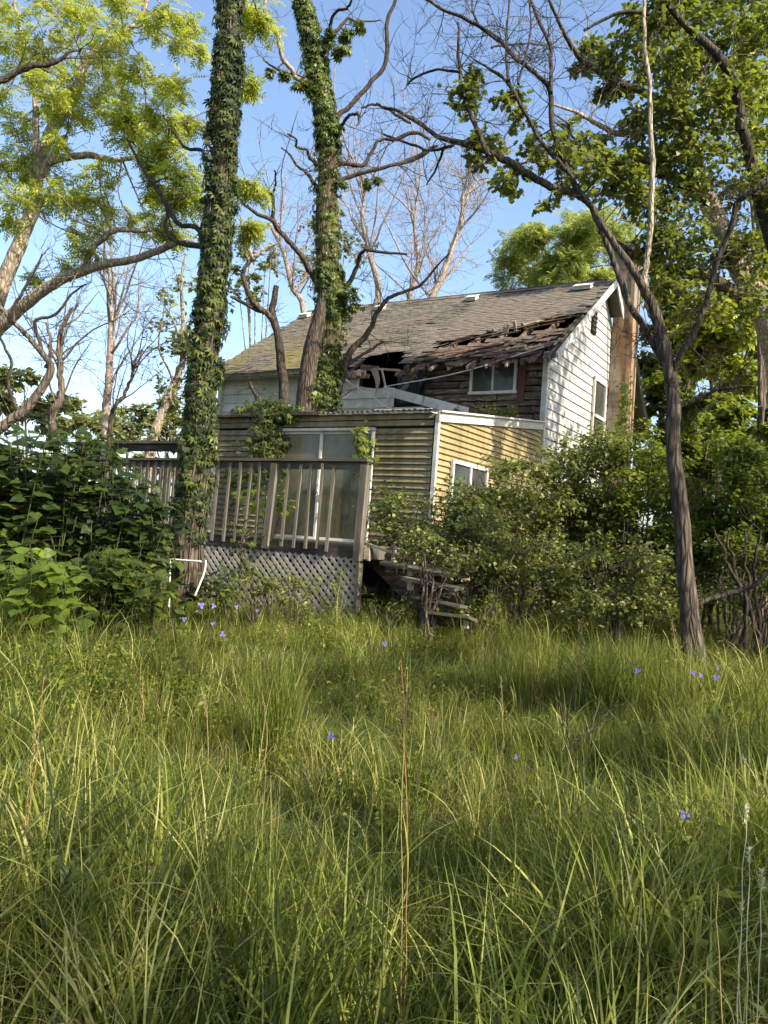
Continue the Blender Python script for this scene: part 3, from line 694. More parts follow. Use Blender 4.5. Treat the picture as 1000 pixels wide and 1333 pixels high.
# lattice of single slats in two layers
LX0, LX1, LZ0, LZ1 = -3.3, DX1, .42, 1.325
for layer in (0, 1):
    c = LX0 - 1.2
    while c < LX1 + 1.2:
        # line x = c + (z-LZ0)*sg
        sg = 1 if layer == 0 else -1
        za, zb2 = LZ0, LZ1
        f = lambda z: c + (z - LZ0) * sg
        pts = []
        lo, hi = 0.0, LZ1 - LZ0
        u0, u1 = sorted([(LX0 - c) / sg, (LX1 - c) / sg]); u0, u1 = max(lo, u0), min(hi, u1)
        if u1 - u0 > .05:
            m1 = MB(); yy = FY - .005 - .012 * layer
            a = np.array([c + u0 * sg, yy, LZ0 + u0]); b = np.array([c + u1 * sg, yy, LZ0 + u1]) + [rng.normal(0, .004), 0, 0]
            bar(m1, a, b, .043, .009, (0, 1, 0)); 
            hp(m1, 'slat', M['lattice'], D)
        c += .115
mb = MB(); box(mb, (DX1 - .02, FY - .03, .87), (.035, .02, .9)); hp(mb, 'lattice_edge', M['deck'], D)
# higher railing at the far left of the deck
HYr = -6.0; hx0, hx1 = -6.25, -4.3
mb = MB(); box(mb, ((hx0 + hx1) / 2, HYr, 3.03), (hx1 - hx0, .26, .04)); hp(mb, 'rail_cap', M['deckx'], D)
mb = MB(); box(mb, ((hx0 + hx1) / 2, HYr - .04, 2.94), (hx1 - hx0, .045, .13)); hp(mb, 'rail', M['rot'], D)
mb = MB(); box(mb, ((hx0 + hx1) / 2, HYr - .04, 2.66), (hx1 - hx0, .045, .09)); hp(mb, 'rail', M['deckx'], D)
for x in (hx0 + .1, hx1 - .1): mb = MB(); box(mb, (x, HYr + .03, 1.9), (.09, .09, 2.2)); hp(mb, 'post', M['deck'], D)
x = hx0 + .3
while x < hx1 - .1: shared(me, 'baluster', D, (x + 1.8, HYr - .07 + 6.2, 2.15 - .45), (0, 0, 0)); x += .17
mb = MB(); box(mb, (-5.95, -6.3, 1.46), (.7, 1.6, .04)); hp(mb, 'landing', M['deckx'], D)

# ------------------------------------------------------------------ collapsed stair right of the deck
ST = hthing('stair', 'collapsed wooden stair sloping down beside the deck lattice under the shrubs', 'stair', 1.1, -7.2, .5)
def tr(p, q, t0, t1, w, th, m_, nm, up=(0, 0, 1)):
    m1 = MB(); bar(m1, onf(*p, t0), onf(*q, t1), w, th, up); return hp(m1, nm, M[m_], ST)
tr((472, 706), (604, 752), -7.35, -7.1, .10, .03, 'deckx', 'handrail')
for k, (p, q, t) in enumerate((((500, 731), (592, 749), -7.3), ((528, 752), (598, 767), -7.45), ((540, 777), (604, 790), -7.6), ((560, 799), (616, 806), -7.75))):
    tr(p, q, t + .05 * (k % 2), t, .22, .035, 'deckx', 'tread', (.05 * (-1) ** k, .15 * k - .2, 1)); 
    tr((p[0] + 2, p[1] + 9), (q[0] - 2, q[1] + 9), t + .2, t + .2, .03, .10, 'rot', 'riser')
tr((506, 716), (610, 806), -7.2, -7.2, .04, .2, 'rot', 'stringer', (0, 0, 1)); tr((470, 712), (560, 800), -6.6, -6.9, .04, .2, 'rot', 'stringer')
tr((535, 738), (535, 768), -7.25, -7.25, .07, .07, 'lattice', 'prop', (0, 1, 0)); tr((513, 716), (513, 735), -7.25, -7.25, .05, .05, 'lattice', 'prop', (0, 1, 0))
tr((607, 800), (607, 818), -7.7, -7.7, .05, .05, 'lattice', 'prop', (0, 1, 0))
tr((472, 718), (482, 719), -7.35, -7.35, .05, .22, 'lattice', 'bracket')
tr((500, 725), (545, 762), -6.9, -7.25, .04, .09, 'deck', 'brace')

# white bent tube frame beside the creeper tree
FR = thing('metal_frame', 'bent white metal tube frame lying against the foot of the creeper covered tree', 'frame', tuple(at(262, 765, 9.0)))
mb = MB(); tube(mb, smooth_path([at(222, 728, 9.1), at(262, 731, 9.0)], 6), .011, 8); mb.build('top_tube', M['metal_white'], FR, FR.location, True)
mb = MB(); tube(mb, smooth_path([at(268, 729, 9.0), at(266, 745, 9.0), at(254, 775, 9.0)], 6), .012, 8); mb.build('leg', M['metal_white'], FR, FR.location, True)
mb = MB(); tube(mb, smooth_path([at(222, 728, 9.1), at(220, 790, 9.15)], 4), .011, 8); mb.build('leg', M['metal_white'], FR, FR.location, True)
#SECTION3
# ------------------------------------------------------------------ trees
def wob(pts, amp):
    n = len(pts); w = np.cumsum(rng.normal(0, amp, (n, 3)), 0); w -= np.linspace(0, 1, n)[:, None] * w[-1]; return pts + w
class Tree:
    def __init__(s, name, label, cat, base, bark, leaf, group=None, twig=None):
        s.root = thing(name, label, cat, tuple(float(c) for c in base), 0, group); s.off = np.array(s.root.location)
        s.bark, s.leaf, s.twig = M[bark], M[leaf] if leaf else None, M[twig or bark]
        s.tw = MB(); s.fo = MB(); s.nodes = []; s.rad = []
    def wlimb(s, pts, rad, name='branch', sides=8, rough=0, material=None, keep=True):
        mb = MB(); tube(mb, pts, rad, sides, True, rough)
        mb.build(name, material or s.bark, s.root, s.off, True)
        if keep: s.nodes += list(pts); s.rad += list(np.broadcast_to(rad, (len(pts),)))
    def limb(s, px, Y, name='branch', sides=8, per=6, amp=.006, rough=0, material=None):
        """px: list of (x, y, half width in pixels); Y: distance, or (start, end)"""
        Y0, Y1 = Y if isinstance(Y, tuple) else (Y, Y); n = len(px)
        P = []; R = []
        for k, (x, y, r) in enumerate(px):
            d = Y0 + (Y1 - Y0) * k / (n - 1); P.append(at(x, y, d)); R.append(r * d / F)
        m = (n - 1) * per + 1; P = smooth_path(P, m); R = np.interp(np.linspace(0, n - 1, m), range(n), R)
        if amp: P = wob(P, amp)
        s.wlimb(P, R, name, sides, rough, material); return P
    def bare(s, n, L, r=.012, spread=.9, up=.25, lo=0, levels=3, hi=None, pool=None):
        """bare twigs growing from points on the limbs"""
        nd = np.array(s.nodes if pool is None else pool); 
        for _ in range(n):
            k = rng.randint(lo, len(nd) if hi is None else hi)
            d = rng.normal(0, 1, 3) * [1, .8, .8]; d[2] += up; d /= np.linalg.norm(d)
            s.grow(nd[k], d, L * rng.uniform(.5, 1.2), r, levels, spread, up)
    def grow(s, p, d, L, r, lev, spread, up, mb=None):
        mb = mb or s.tw
        n = 7; pts = [np.array(p)]; d = np.array(d)
        for _ in range(n - 1):
            d = d + rng.normal(0, .16, 3) + [0, 0, up * .06]; d /= np.linalg.norm(d); pts.append(pts[-1] + d * L / (n - 1))
        pts = np.array(pts); tube(mb, pts, np.linspace(r, r * .35, n), 4 if lev > 1 else 3, False)
        if lev > 1:
            for _ in range(rng.randint(2, 5)):
                k = rng.randint(1, n); dd = d + rng.normal(0, spread, 3); dd /= np.linalg.norm(dd)
                s.grow(pts[k], dd, L * rng.uniform(.4, .75), r * .6, lev - 1, spread, up, mb)
        return pts
    def clump(s, c, R, n, tpl, size, flat=.75, twr=.010, k=9, tilt=.55, droop=0.0, connect=True, up=1.0):
        c = np.asarray(c, float); nd = np.array(s.nodes) if len(s.nodes) else None
        if connect and nd is not None:
            i = np.argmin(((nd - c) ** 2).sum(1)); a = nd[i]
            L = np.linalg.norm(c - a)
            mid = (a + c) / 2 + rng.normal(0, .08, 3) * L
            tw = smooth_path([a, mid, c], 8); tube(s.tw, wob(tw, .01 * min(L, 2)), np.linspace(min(twr * (1 + L * .6), max(s.rad[i] * .8, twr)), twr * .6, 8), 4, False)
        else: tw = np.array([c - [0, 0, R], c])
        P = []; Hd = []
        for _ in range(k):
            v = rng.normal(0, 1, 3); v /= np.linalg.norm(v); e = c + v * R * rng.uniform(.55, 1.1) * [1, 1, flat]
            st = tw[-1 - rng.randint(0, min(4, len(tw)))]
            m_ = (st + e) / 2 + rng.normal(0, .1, 3) * R + [0, 0, .1 * R]
            q = smooth_path([st, m_, e], 6); tube(s.tw, q, np.linspace(twr * .55, twr * .2, 6), 3, False)
            cnt = max(1, int(n / k)); u = rng.uniform(.3, 1.05, cnt)
            idx = np.clip(u * 5, 0, 4.999); b = idx.astype(int); fr = (idx - b)[:, None]
            P.append(q[b] * (1 - fr) + q[b + 1] * fr + rng.normal(0, .16, (cnt, 3)) * R * [1, 1, .8])
            Hd.append(np.tile((e - st) / (np.linalg.norm(e - st) + 1e-6), (cnt, 1)))
        P = np.concatenate(P); Hd = np.concatenate(Hd) * .6 + rng.normal(0, .6, (len(P), 3)); Hd[:, 2] -= droop
        nz = np.tile([0, 0, up], (len(P), 1)) + .35 * (P - c) / max(R, .01)
        scatter(s.fo, tpl, P, rand_rot(len(P), nz, tilt, Hd), size * rng.uniform(.6, 1.25, len(P)))
    def pclump(s, x, y, rpx, Y, n, tpl, size, jy=.6, **kw):
        d = Y + rng.uniform(-jy, jy); s.clump(at(x, y, d), rpx * d / F, n, tpl, size, **kw)
    def done(s, crown='crown', twigs='twigs'):
        if s.tw.n: tag(s.tw.build(twigs, s.twig, s.root, s.off, True), kind='stuff')
        if s.fo.n: tag(s.fo.build(crown, s.leaf, s.root, s.off), kind='stuff')
        return s.root

def ivy(tree, path, rad, n, size, leafm, lo=0, hi=1, thick=.05, name='creeper', dens=None, tplv=T_IVY, out=.35, objs=0):
    """creeper leaves hanging like shingles off a trunk, with the nearest ones single leaves"""
    seg = np.linalg.norm(np.diff(path, axis=0), axis=1); cu = np.concatenate([[0], np.cumsum(seg)]) / seg.sum()
    u = rng.uniform(lo, hi, n)
    if dens is not None: u = u[rng.rand(n) < dens(u)]
    n = len(u); c = np.stack([np.interp(u, cu, path[:, k]) for k in range(3)], 1); r = np.interp(u, cu, rad)
    a = rng.uniform(0, 2 * np.pi, n); kp = (np.sin(a * 2 + u * 19) * np.sin(u * 47 + a) > -.72) | (rng.rand(n) < .25); u, a, c, r = u[kp], a[kp], c[kp], r[kp]; n = len(u)
    bulge = .5 + .5 * np.sin(u * 34 + 2.3 * np.sin(a + u * 9)) * np.sin(u * 13 + a * 2)
    o = np.stack([np.cos(a), np.sin(a), np.zeros(n)], 1); rr = r + rng.rand(n) ** 1.6 * (thick * .7 + thick * 3.4 * bulge ** 2)
    P = c + o * rr[:, None]; Nn = o + rng.normal(0, .35, (n, 3)) + [0, 0, out]; Hd = np.stack([.25 * o[:, 0] + rng.normal(0, .35, n), .25 * o[:, 1] + rng.normal(0, .35, n), -np.ones(n)], 1)
    R = rand_rot(n, Nn, .3, Hd); S = size * rng.uniform(.6, 1.25, n)
    if objs:
        near = np.argsort(P[:, 1] + 3 * rng.rand(n))[:objs]; m_ = np.zeros(n, bool); m_[near] = True
        lm = MB(); lm.add(*tplv); me = lm.mesh('leaf'); me.materials.append(M['leaf_ivy_single']); off = np.array(tree.root.location)
        v = bpy.data.objects.new(name, None); COL.objects.link(v); v.parent = tree.root
        for k in near:
            e = Matrix(R[k].tolist()).to_euler(); ob = shared(me, 'leaf', v, tuple(P[k] - off), tuple(e)); ob.scale = (S[k],) * 3
        mb = MB(); scatter(mb, tplv, P[~m_], R[~m_], S[~m_]); tag(mb.build('leaves', leafm, v, off), kind='stuff')
        for _ in range(14):
            a0 = rng.uniform(0, 6.28); uu = np.linspace(0, 1, 40); q = np.stack([np.interp(uu, cu, path[:, k]) for k in range(3)], 1); r2 = np.interp(uu, cu, rad) + .012
            aa = a0 + .5 * np.sin(uu * 7 + a0); q[:, 0] += np.cos(aa) * r2; q[:, 1] += np.sin(aa) * r2
            mb = MB(); tube(mb, q, .009, 4, False); mb.build('vine_stem', M['bark_smooth'], v, off, True)
    else:
        mb = MB(); scatter(mb, tplv, P, R, S); tag(mb.build(name, leafm, tree.root, tree.off), kind='stuff')
M['leaf_ivy_single'] = leaf_mat('creeper_leaf_single', G((.014, .028, .008), (.028, .048, .012), (.05, .075, .016), (.10, .125, .025)), .28, (.16, .22, .02), .42, True)

# --- creeper covered trunk in front of the deck
pB = [(243, 775, 24), (245, 735, 21), (247, 690, 19), (252, 640, 17.5), (257, 590, 16.5), (264, 500, 15.5), (272, 420, 15), (282, 320, 14.5), (290, 220, 14), (296, 110, 13.5), (300, 20, 13), (304, -90, 13), (310, -260, 12)]
B = Tree('tree', 'thick trunk wrapped in dark creeper standing directly before the deck', 'tree', at(243, 800, 9.7) * [1, 1, 0] + [0, 0, float(gz(-2.4, 9.7))], 'bark_grey', 'leaf_yellow')
pathB = B.limb(pB, 9.7, 'trunk', 20, 8, .004, .05); radB = np.array(B.rad)
ivy(B, pathB, radB, 11000, .10, M['leaf_ivy'], .055, 1.0, .034, 'creeper', lambda u: np.clip((u - .055) * 14, .0, 1) * (.62 + .38 * np.sin(u * 55) * np.sin(u * 23 + 1)), T_IVY, .45, 290)
B.limb([(300, 215, 6), (285, 245, 4), (262, 262, 3.4)], (9.7, 10.3), material=M['twig_dark'])
B.limb([(276, 372, 5), (259, 300, 3.5), (231, 290, 3.2), (211, 254, 3), (198, 234, 2.6), (178, 205, 2), (165, 180, 1)], (9.7, 11), material=M['twig_dark'])
B.limb([(264, 320, 4), (228, 317, 3), (215, 300, 2.5), (222, 270, 1.6)], (9.8, 11), material=M['twig_dark'])
B.limb([(284, 240, 4), (268, 215, 3), (262, 195, 2.5), (240, 190, 2), (222, 165, 1.3)], (9.7, 10.8), material=M['twig_dark'])
B.bare(10, .5, .008, lo=len(pathB), levels=3)
for x, y, r in [(235, 235, 30), (222, 270, 28), (248, 255, 26), (195, 210, 22), (222, 195, 26), (240, 165, 26), (212, 150, 25), (200, 250, 14), (228, 305, 16), (330, 250, 18), (325, 300, 16), (318, 110, 14), (340, 42, 20), (318, 25, 18)]:
    B.pclump(x, y, r, 11.2, 130, T_PIN, .20, .5, droop=.5)
B.done()

# --- pale barked tree on the left with bright foliage
A_ = Tree('tree', 'pale tan barked tree at the left edge forking under bright yellow green foliage', 'tree', at(-40, 780, 12.5) * [1, 1, 0] + [0, 0, .5], 'bark_pale', 'leaf_yellow')
A_.limb([(-70, 800, 18), (-45, 560, 15), (-16, 440, 12), (0, 390, 10.5), (20, 330, 9.5), (36, 284, 8.6), (46, 231, 8), (50, 198, 7.5), (63, 168, 7.5), (83, 139, 7), (99, 106, 6), (112, 73, 5), (152, 46, 4), (185, 7, 3), (200, -60, 2)], 12.5, 'trunk', 14, 6, .006, .03)
A_.limb([(46, 240, 6), (53, 225, 6), (68, 208, 5.5), (109, 201, 4.5), (140, 207, 4), (172, 206, 3), (185, 195, 2)], (12.5, 12.2))
A_.limb([(62, 214, 5), (75, 195, 4.6), (86, 178, 4)], 12.4); A_.limb([(47, 200, 5), (48, 160, 4.4), (46, 120, 4), (36, 90, 3.6), (24, 30, 2.5), (15, -30, 2)], (12.5, 12.9))
A_.limb([(-16, 440, 10), (8, 412, 9), (33, 393, 8), (76, 363, 7), (109, 350, 6.5), (145, 340, 5.5), (185, 330, 5), (215, 320, 4.6), (232, 316, 3.5), (258, 318, 2)], (12.4, 11))
A_.limb([(109, 350, 4), (120, 325, 3.8), (138, 308, 4), (160, 301, 3.6), (185, 301, 3), (205, 298, 2)], (11.8, 11.6))
A_.limb([(44, 290, 3), (60, 255, 2.5), (72, 232, 2)], 12.4)
A_.bare(26, .8, .009, lo=60, levels=3)
for x, y, r in [(25, 20, 50), (75, 15, 45), (125, 20, 40), (165, 12, 28), (20, 65, 38), (60, 70, 42), (105, 60, 40), (150, 60, 40), (95, 100, 40), (135, 100, 42), (165, 120, 34), (60, 115, 30), (30, 95, 25), (120, 140, 32), (150, 150, 26), (85, 150, 26), (175, 85, 25),
                (25, 160, 25), (70, 135, 20), (185, 160, 24), (165, 175, 22), (20, 185, 24), (10, 215, 24), (35, 235, 22), (10, 255, 20), (50, 270, 16), (12, 290, 15), (70, 245, 24), (100, 240, 32), (125, 225, 28), (120, 260, 22), (95, 270, 20), (60, 215, 16), (30, 205, 18),
                (145, 280, 18), (130, 300, 14), (110, 325, 18), (90, 345, 12), (100, 305, 12), (48, 362, 10), (175, 290, 14), (205, 305, 14), (220, 20, 22), (255, 35, 22), (235, 55, 20), (215, 120, 26), (240, 110, 20), (262, 70, 14), (200, 40, 16), (75, 182, 14), (0, 120, 24)]:
    A_.pclump(x, y, r, 12.3, int(24 + r * 2.2), T_PIN, .21, 1.1, droop=.45, flat=.8)
A_.done()
# overhanging limb from a tree outside on the left
A2 = Tree('tree', 'dark shaded limb reaching in at upper left across the bright foliage', 'tree', (-8.2, 8.5, .35), 'twig_dark', None)
A2.wlimb(smooth_path([(-8.2, 8.5, .2), (-8.0, 8.6, 3), at(-120, 200, 8.6), at(-60, 140, 8.5)], 16), np.linspace(.2, .06, 16), 'trunk')
A2.limb([(-80, 155, 6), (-20, 115, 5), (0, 103, 4.2), (20, 91, 4), (42, 83, 3.8), (66, 79, 3.4), (86, 71, 2), (106, 63, 1.3)], (8.5, 8.8)); A2.bare(14, .55, .006, lo=34, levels=3, up=0); A2.done()

# --- twin trunk with creeper growing between the addition and the house
baseC = at(410, 560, 17.0); baseC[2] = .7
C_ = Tree('tree', 'mossy twin trunk tree with creeper rising between the addition and the house', 'tree', baseC, 'bark_moss', 'leaf_yellow')
YC = 17.0
pC = [(404, 640, 22), (410, 560, 19), (416, 520, 18), (424, 470, 16.5), (431, 400, 15.5), (426, 340, 14.5), (423, 280, 14), (426, 215, 12.5), (422, 160, 11.5), (414, 100, 11), (403, 45, 10), (392, 0, 9.5), (370, -70, 9)]
pathC = C_.limb(pC, YC, 'trunk', 18, 7, .006, .06); radC = np.array(C_.rad)
C_.limb([(396, 600, 15), (398, 530, 13), (403, 480, 12), (410, 440, 11), (418, 410, 9), (424, 380, 7)], YC - .25, 'trunk', 12, 7, .004, .05, M['bark_grey'])
br = [[(438, 159, 4), (445, 147, 3.6), (456, 135, 3.4), (480, 108, 3.2), (498, 87, 3), (504, 60, 3), (504, 27, 2.6), (514, 0, 2.2), (520, -20, 2)],
      [(420, 112, 5), (405, 105, 4), (385, 98, 3.4), (381, 88, 3.2), (370, 75, 3.2), (367, 60, 2.8), (364, 48, 2.8), (352, 30, 2.6), (346, 18, 2.4), (345, -5, 2)],
      [(405, 105, 2.6), (375, 98, 2), (358, 87, 1.6), (345, 80, 1)],
      [(430, 216, 4), (450, 212, 3.2), (471, 214, 3), (480, 198, 2.4), (490, 186, 2.2), (501, 180, 2), (520, 181, 3), (540, 175, 2.8), (560, 182, 2)],
      [(432, 240, 4), (446, 232, 3), (480, 222, 2.8), (516, 213, 2.4), (540, 204, 2.2), (570, 190, 1.6)],
      [(415, 250, 3), (405, 236, 2.4), (395, 222, 2), (387, 216, 1.6), (377, 204, 1.4), (366, 192, 1)],
      [(412, 215, 3), (403, 203, 2.6), (400, 192, 2), (386, 190, 1.8), (386, 182, 1.4), (374, 174, 1)],
      [(414, 370, 5), (405, 352, 4), (396, 336, 3.6), (384, 320, 3.4), (372, 306, 3.3), (362, 292, 3), (354, 283, 2.8), (338, 277, 2.6), (326, 270, 2.3), (312, 258, 2)],
      [(355, 284, 2.6), (356, 270, 2.5), (355, 255, 2.6), (350, 250, 2.2), (335, 247, 2), (315, 238, 1.8)],
      [(356, 256, 1.6), (361, 248, 1.5), (361, 235, 1.3), (357, 222, 1.2)],
      [(432, 524, 8), (440, 505, 7), (447, 488, 6), (455, 470, 5), (463, 455, 4.4), (475, 439, 4), (484, 424, 3.2), (490, 408, 3), (502, 391, 2.8), (520, 380, 2.4), (545, 370, 2), (562, 352, 1.6), (585, 330, 1)],
      [(440, 498, 3), (452, 480, 2.6), (472, 464, 2.2), (485, 455, 1.8), (498, 446, 1.4)],
      [(440, 380, 4), (455, 365, 3.2), (462, 350, 2.8), (466, 336, 2.6), (474, 328, 2.4), (500, 330, 2), (530, 331, 1.4)],
      [(436, 168, 3), (446, 164, 2.6), (450, 156, 2.4), (458, 150, 2), (465, 147, 2)], [(465, 148, 2.2), (468, 156, 2.2), (464, 164, 1)],
      [(420, 130, 2), (430, 132, 1.6)], [(430, 40, 2.4), (431, 25, 2.2), (440, 14, 2), (452, 10, 1.8), (458, 0, 1.6)], [(430, 45, 3), (444, 35, 2.4), (456, 28, 2), (470, 30, 1.4), (495, 26, .9)],
      [(470, 140, 1.6), (490, 134, 1.8), (505, 140, 2), (520, 150, 2.2), (535, 160, 2)]]
tw0 = len(C_.nodes)
for q in br: C_.limb(q, (YC, YC - rng.uniform(-.6, .9)), material=M['twig_dark'] if q is not br[1] else M['twig_pale'], per=4, sides=6, amp=.012)
C_.bare(75, .75, .010, lo=tw0, levels=3, up=.3)
ivy(C_, pathC, radC, 8000, .13, M['leaf_ivy_lit'], .10, 1.0, .05, 'creeper', lambda u: .18 + .72 * ((u < .42) * (np.sin(u * 40) > -.3)) + .6 * (u > .62), T_IVY, .6)
M_ = MB()
for x, y, r in [(455, 385, 16), (440, 350, 10), (462, 400, 10), (445, 240, 8), (440, 170, 10), (455, 55, 16), (445, 70, 16), (470, 35, 10), (430, 50, 18), (390, 112, 12), (370, 100, 10), (405, 120, 12), (350, 95, 8), (438, 480, 10), (480, 240, 7), (492, 236, 7), (435, 455, 10)]:
    C_.pclump(x, y, r * .8, YC - .2, int(r * 3.4), T_IVY, .15, .2, droop=.6)
C_.leaf = M['leaf_ivy_lit']; C_.done()

# --- small forked dead trunk
D_ = Tree('dead_tree', 'thin forked dead trunk with a broken stub beside the creeper twin trunk', 'dead tree', at(372, 560, 16.8) * [1, 1, 0] + [0, 0, .7], 'twig_dark', None)
D_.limb([(374, 600, 9), (372, 540, 7.5), (369, 500, 6.6), (366, 470, 6), (362, 446, 5.4), (357, 417, 5)], 16.8, 'trunk', 10, 5, .006, .06)
D_.limb([(357, 420, 5), (354, 405, 4.5), (357, 386, 4), (360, 372, 3.6)], 16.8); D_.limb([(358, 422, 4.6), (348, 409, 3.8), (335, 400, 3.4), (327, 390, 3.2), (321, 372, 3), (317, 357, 2.8), (322, 345, 2.7), (331, 334, 2.6), (330, 328, 2.2)], (16.8, 16.5), material=M['bark_grey'])
D_.limb([(345, 408, 3), (325, 400, 2.4), (308, 390, 2.2), (300, 386, 1.6)], (16.8, 16.6)); D_.limb([(331, 334, 3), (338, 330, 2.6), (345, 322, 2), (362, 317, 1.4)], 16.5, material=M['twig_pale']); D_.limb([(331, 338, 3), (322, 318, 2.2), (316, 300, 2), (313, 280, 1.4)], 16.5, material=M['twig_pale'])
D_.limb([(337, 535, 3), (336, 520, 2.6), (331, 508, 2.6), (325, 498, 2.4)], 16.9); D_.bare(22, .5, .007, lo=22, levels=3); D_.done()

# --- slim tree on the right with the long leaning crown limbs
baseF = at(902, 850, 8.6); baseF[2] = gz(baseF[0], 8.6)
F_ = Tree('tree', 'slim furrowed trunk right of the shrubs curving up left into dark bare limbs', 'tree', baseF, 'bark_grey', 'leaf_oak')
F_.limb([(905, 880, 17), (901, 836, 14), (898, 804, 12), (893, 756, 11.4), (888, 692, 10.5), (884, 644, 10), (878, 606, 9.6), (875, 564, 9.2), (875, 530, 9), (872, 490, 8.4), (863, 445, 8), (851, 405, 7), (838, 375, 5.8), (820, 345, 4.8), (800, 318, 4.4), (785, 295, 4.2), (772, 272, 4)], (8.6, 8.8), 'trunk', 14, 6, .003, .05)
F_.limb([(872, 480, 6), (862, 462, 5.6), (842, 425, 4.6), (818, 385, 4.2), (800, 340, 4), (780, 300, 4), (765, 268, 4.2), (745, 256, 5), (715, 246, 5), (690, 230, 4.8), (665, 215, 5), (640, 205, 4.6), (600, 192, 4), (565, 180, 3), (540, 160, 2.6), (520, 146, 2.2), (490, 134, 1.4)], (8.8, 9.6), 'branch', 10)
fb = [[(775, 275, 4.6), (750, 240, 4.2), (735, 210, 4), (720, 170, 3.6), (717, 120, 3.4), (697, 98, 3), (675, 80, 3), (650, 55, 3), (615, 30, 2.8), (580, 14, 2.2), (545, -8, 1.8)],
      [(717, 122, 3), (716, 90, 2.6), (715, 60, 2.4), (700, 25, 2.2), (688, -10, 2)], [(637, 204, 3.6), (626, 178, 3.2), (615, 150, 3), (602, 115, 2.6), (598, 70, 2.2), (597, 30, 1.6)],
      [(737, 222, 3.4), (712, 192, 3), (690, 160, 2.6), (670, 125, 2.4), (655, 105, 2.2), (635, 88, 1.8), (618, 78, 1.2)],
      [(662, 105, 2.2), (658, 75, 2), (660, 40, 1.8), (664, -5, 1.4)], [(675, 110, 2), (683, 80, 1.6), (690, 40, 1.4), (688, 0, 1)],
      [(590, 190, 2.2), (560, 196, 2), (540, 190, 1.8), (500, 175, 1.4)], [(579, 188, 2), (575, 200, 1.8), (566, 225, 1.4), (556, 240, 1)], [(565, 188, 1.8), (545, 205, 1.6), (500, 218, 1.4)],
      [(648, 55, 2), (630, 40, 1.8), (617, 20, 1.5), (614, -5, 1.2)], [(640, 62, 1.6), (655, 60, 1.4), (690, 55, 1.3), (712, 60, 1)], [(600, 95, 2), (570, 90, 1.6), (540, 100, 1.6), (530, 110, 1.2)]]
F_.limb([(852, 412, 5.5), (846, 392, 4.6), (842, 370, 4.2), (845, 330, 4), (849, 290, 3.8), (854, 210, 3.6), (850, 125, 3.2), (842, 50, 2.6), (840, -30, 2)], (8.75, 8.9), 'branch', 8, 6, .008, .03, M['bark_pale'])
f0 = len(F_.nodes)
for q in fb: F_.limb(q, (9.0, 9.4 + rng.uniform(-.4, .8)), material=M['twig_dark'], per=5, sides=6, amp=.005)
F_.limb([(872, 490, 5), (884, 462, 4.6), (905, 435, 4.4), (917, 400, 4), (930, 345, 4), (948, 295, 3.6), (958, 265, 4), (975, 250, 3.5), (1010, 225, 3)], (8.7, 8.2), material=M['twig_dark'])
F_.limb([(884, 530, 3), (904, 519, 2.4), (925, 510, 2.3), (952, 505, 2), (984, 503, 1.4)], (8.7, 8.5), material=M['twig_dark'])
F_.bare(150, .55, .0065, lo=f0, levels=3, up=.3); F_.bare(25, .5, .006, lo=100, hi=f0, levels=3)
for x, y, r in [(600, 115, 16), (612, 130, 18), (618, 100, 12), (600, 140, 12), (620, 185, 12), (640, 200, 16), (625, 215, 10), (655, 235, 18), (675, 225, 16), (640, 180, 12), (690, 190, 20), (700, 210, 18), (672, 160, 16), (670, 130, 14), (720, 195, 22), (740, 210, 20), (745, 180, 18), (715, 265, 12), (670, 250, 12), (750, 230, 20), (765, 205, 22), (620, 205, 9), (780, 230, 20), (735, 240, 16), (655, 130, 10)]:
    F_.pclump(x, y, r * 1.35, 9.4, int(r * 3.6), T_OAK, .105, .5, droop=.2, k=8, tilt=.9)
F_.done()
# --- big dark tree at the right
Gt = Tree('tree', 'large tree at the right edge with a pale furrowed trunk and heavy dark crown', 'tree', (float(at(1020, 780, 14.5)[0]), 14.5, .6), 'bark_pale', 'leaf_oak')
Gt.limb([(1040, 800, 22), (1030, 560, 20), (1005, 430, 18), (965, 350, 15), (940, 300, 13), (922, 265, 12), (900, 200, 11), (880, 130, 9), (868, 60, 8), (862, -30, 6)], 14.5, 'trunk', 14, 6, .01, .04)
Gt.limb([(990, 400, 10), (940, 372, 9), (900, 355, 8), (860, 350, 7), (810, 322, 6), (780, 300, 4)], (14.5, 13.6), material=M['bark_grey'])
Gt.limb([(922, 262, 8), (890, 235, 7), (860, 225, 7), (820, 210, 6), (780, 208, 5), (745, 198, 3)], (14.4, 13.4), material=M['twig_dark'])
Gt.limb([(905, 160, 7), (870, 140, 6), (840, 122, 5), (800, 105, 4.5), (770, 88, 3.6), (748, 68, 3), (735, 45, 2.4), (715, 0, 2)], (14.4, 12.6), material=M['twig_dark'])
Gt.limb([(895, 172, 5), (850, 168, 4), (820, 174, 4), (795, 172, 3.6), (775, 160, 3), (750, 146, 2.4), (720, 136, 1.4)], (14, 13))
Gt.limb([(965, 170, 8), (955, 110, 6.5), (935, 75, 6), (905, 45, 5), (880, 20, 4), (850, -20, 3)], (13, 12.5), material=M['twig_dark']); Gt.limb([(1010, 330, 9), (985, 250, 8), (968, 170, 7)], (13.6, 13), material=M['twig_dark'])
Gt.limb([(760, 40, 2), (790, 22, 2.2), (830, 15, 2.6), (870, 30, 3)], 13, material=M['twig_dark'])
Gt.bare(70, .9, .009, lo=50, levels=3)
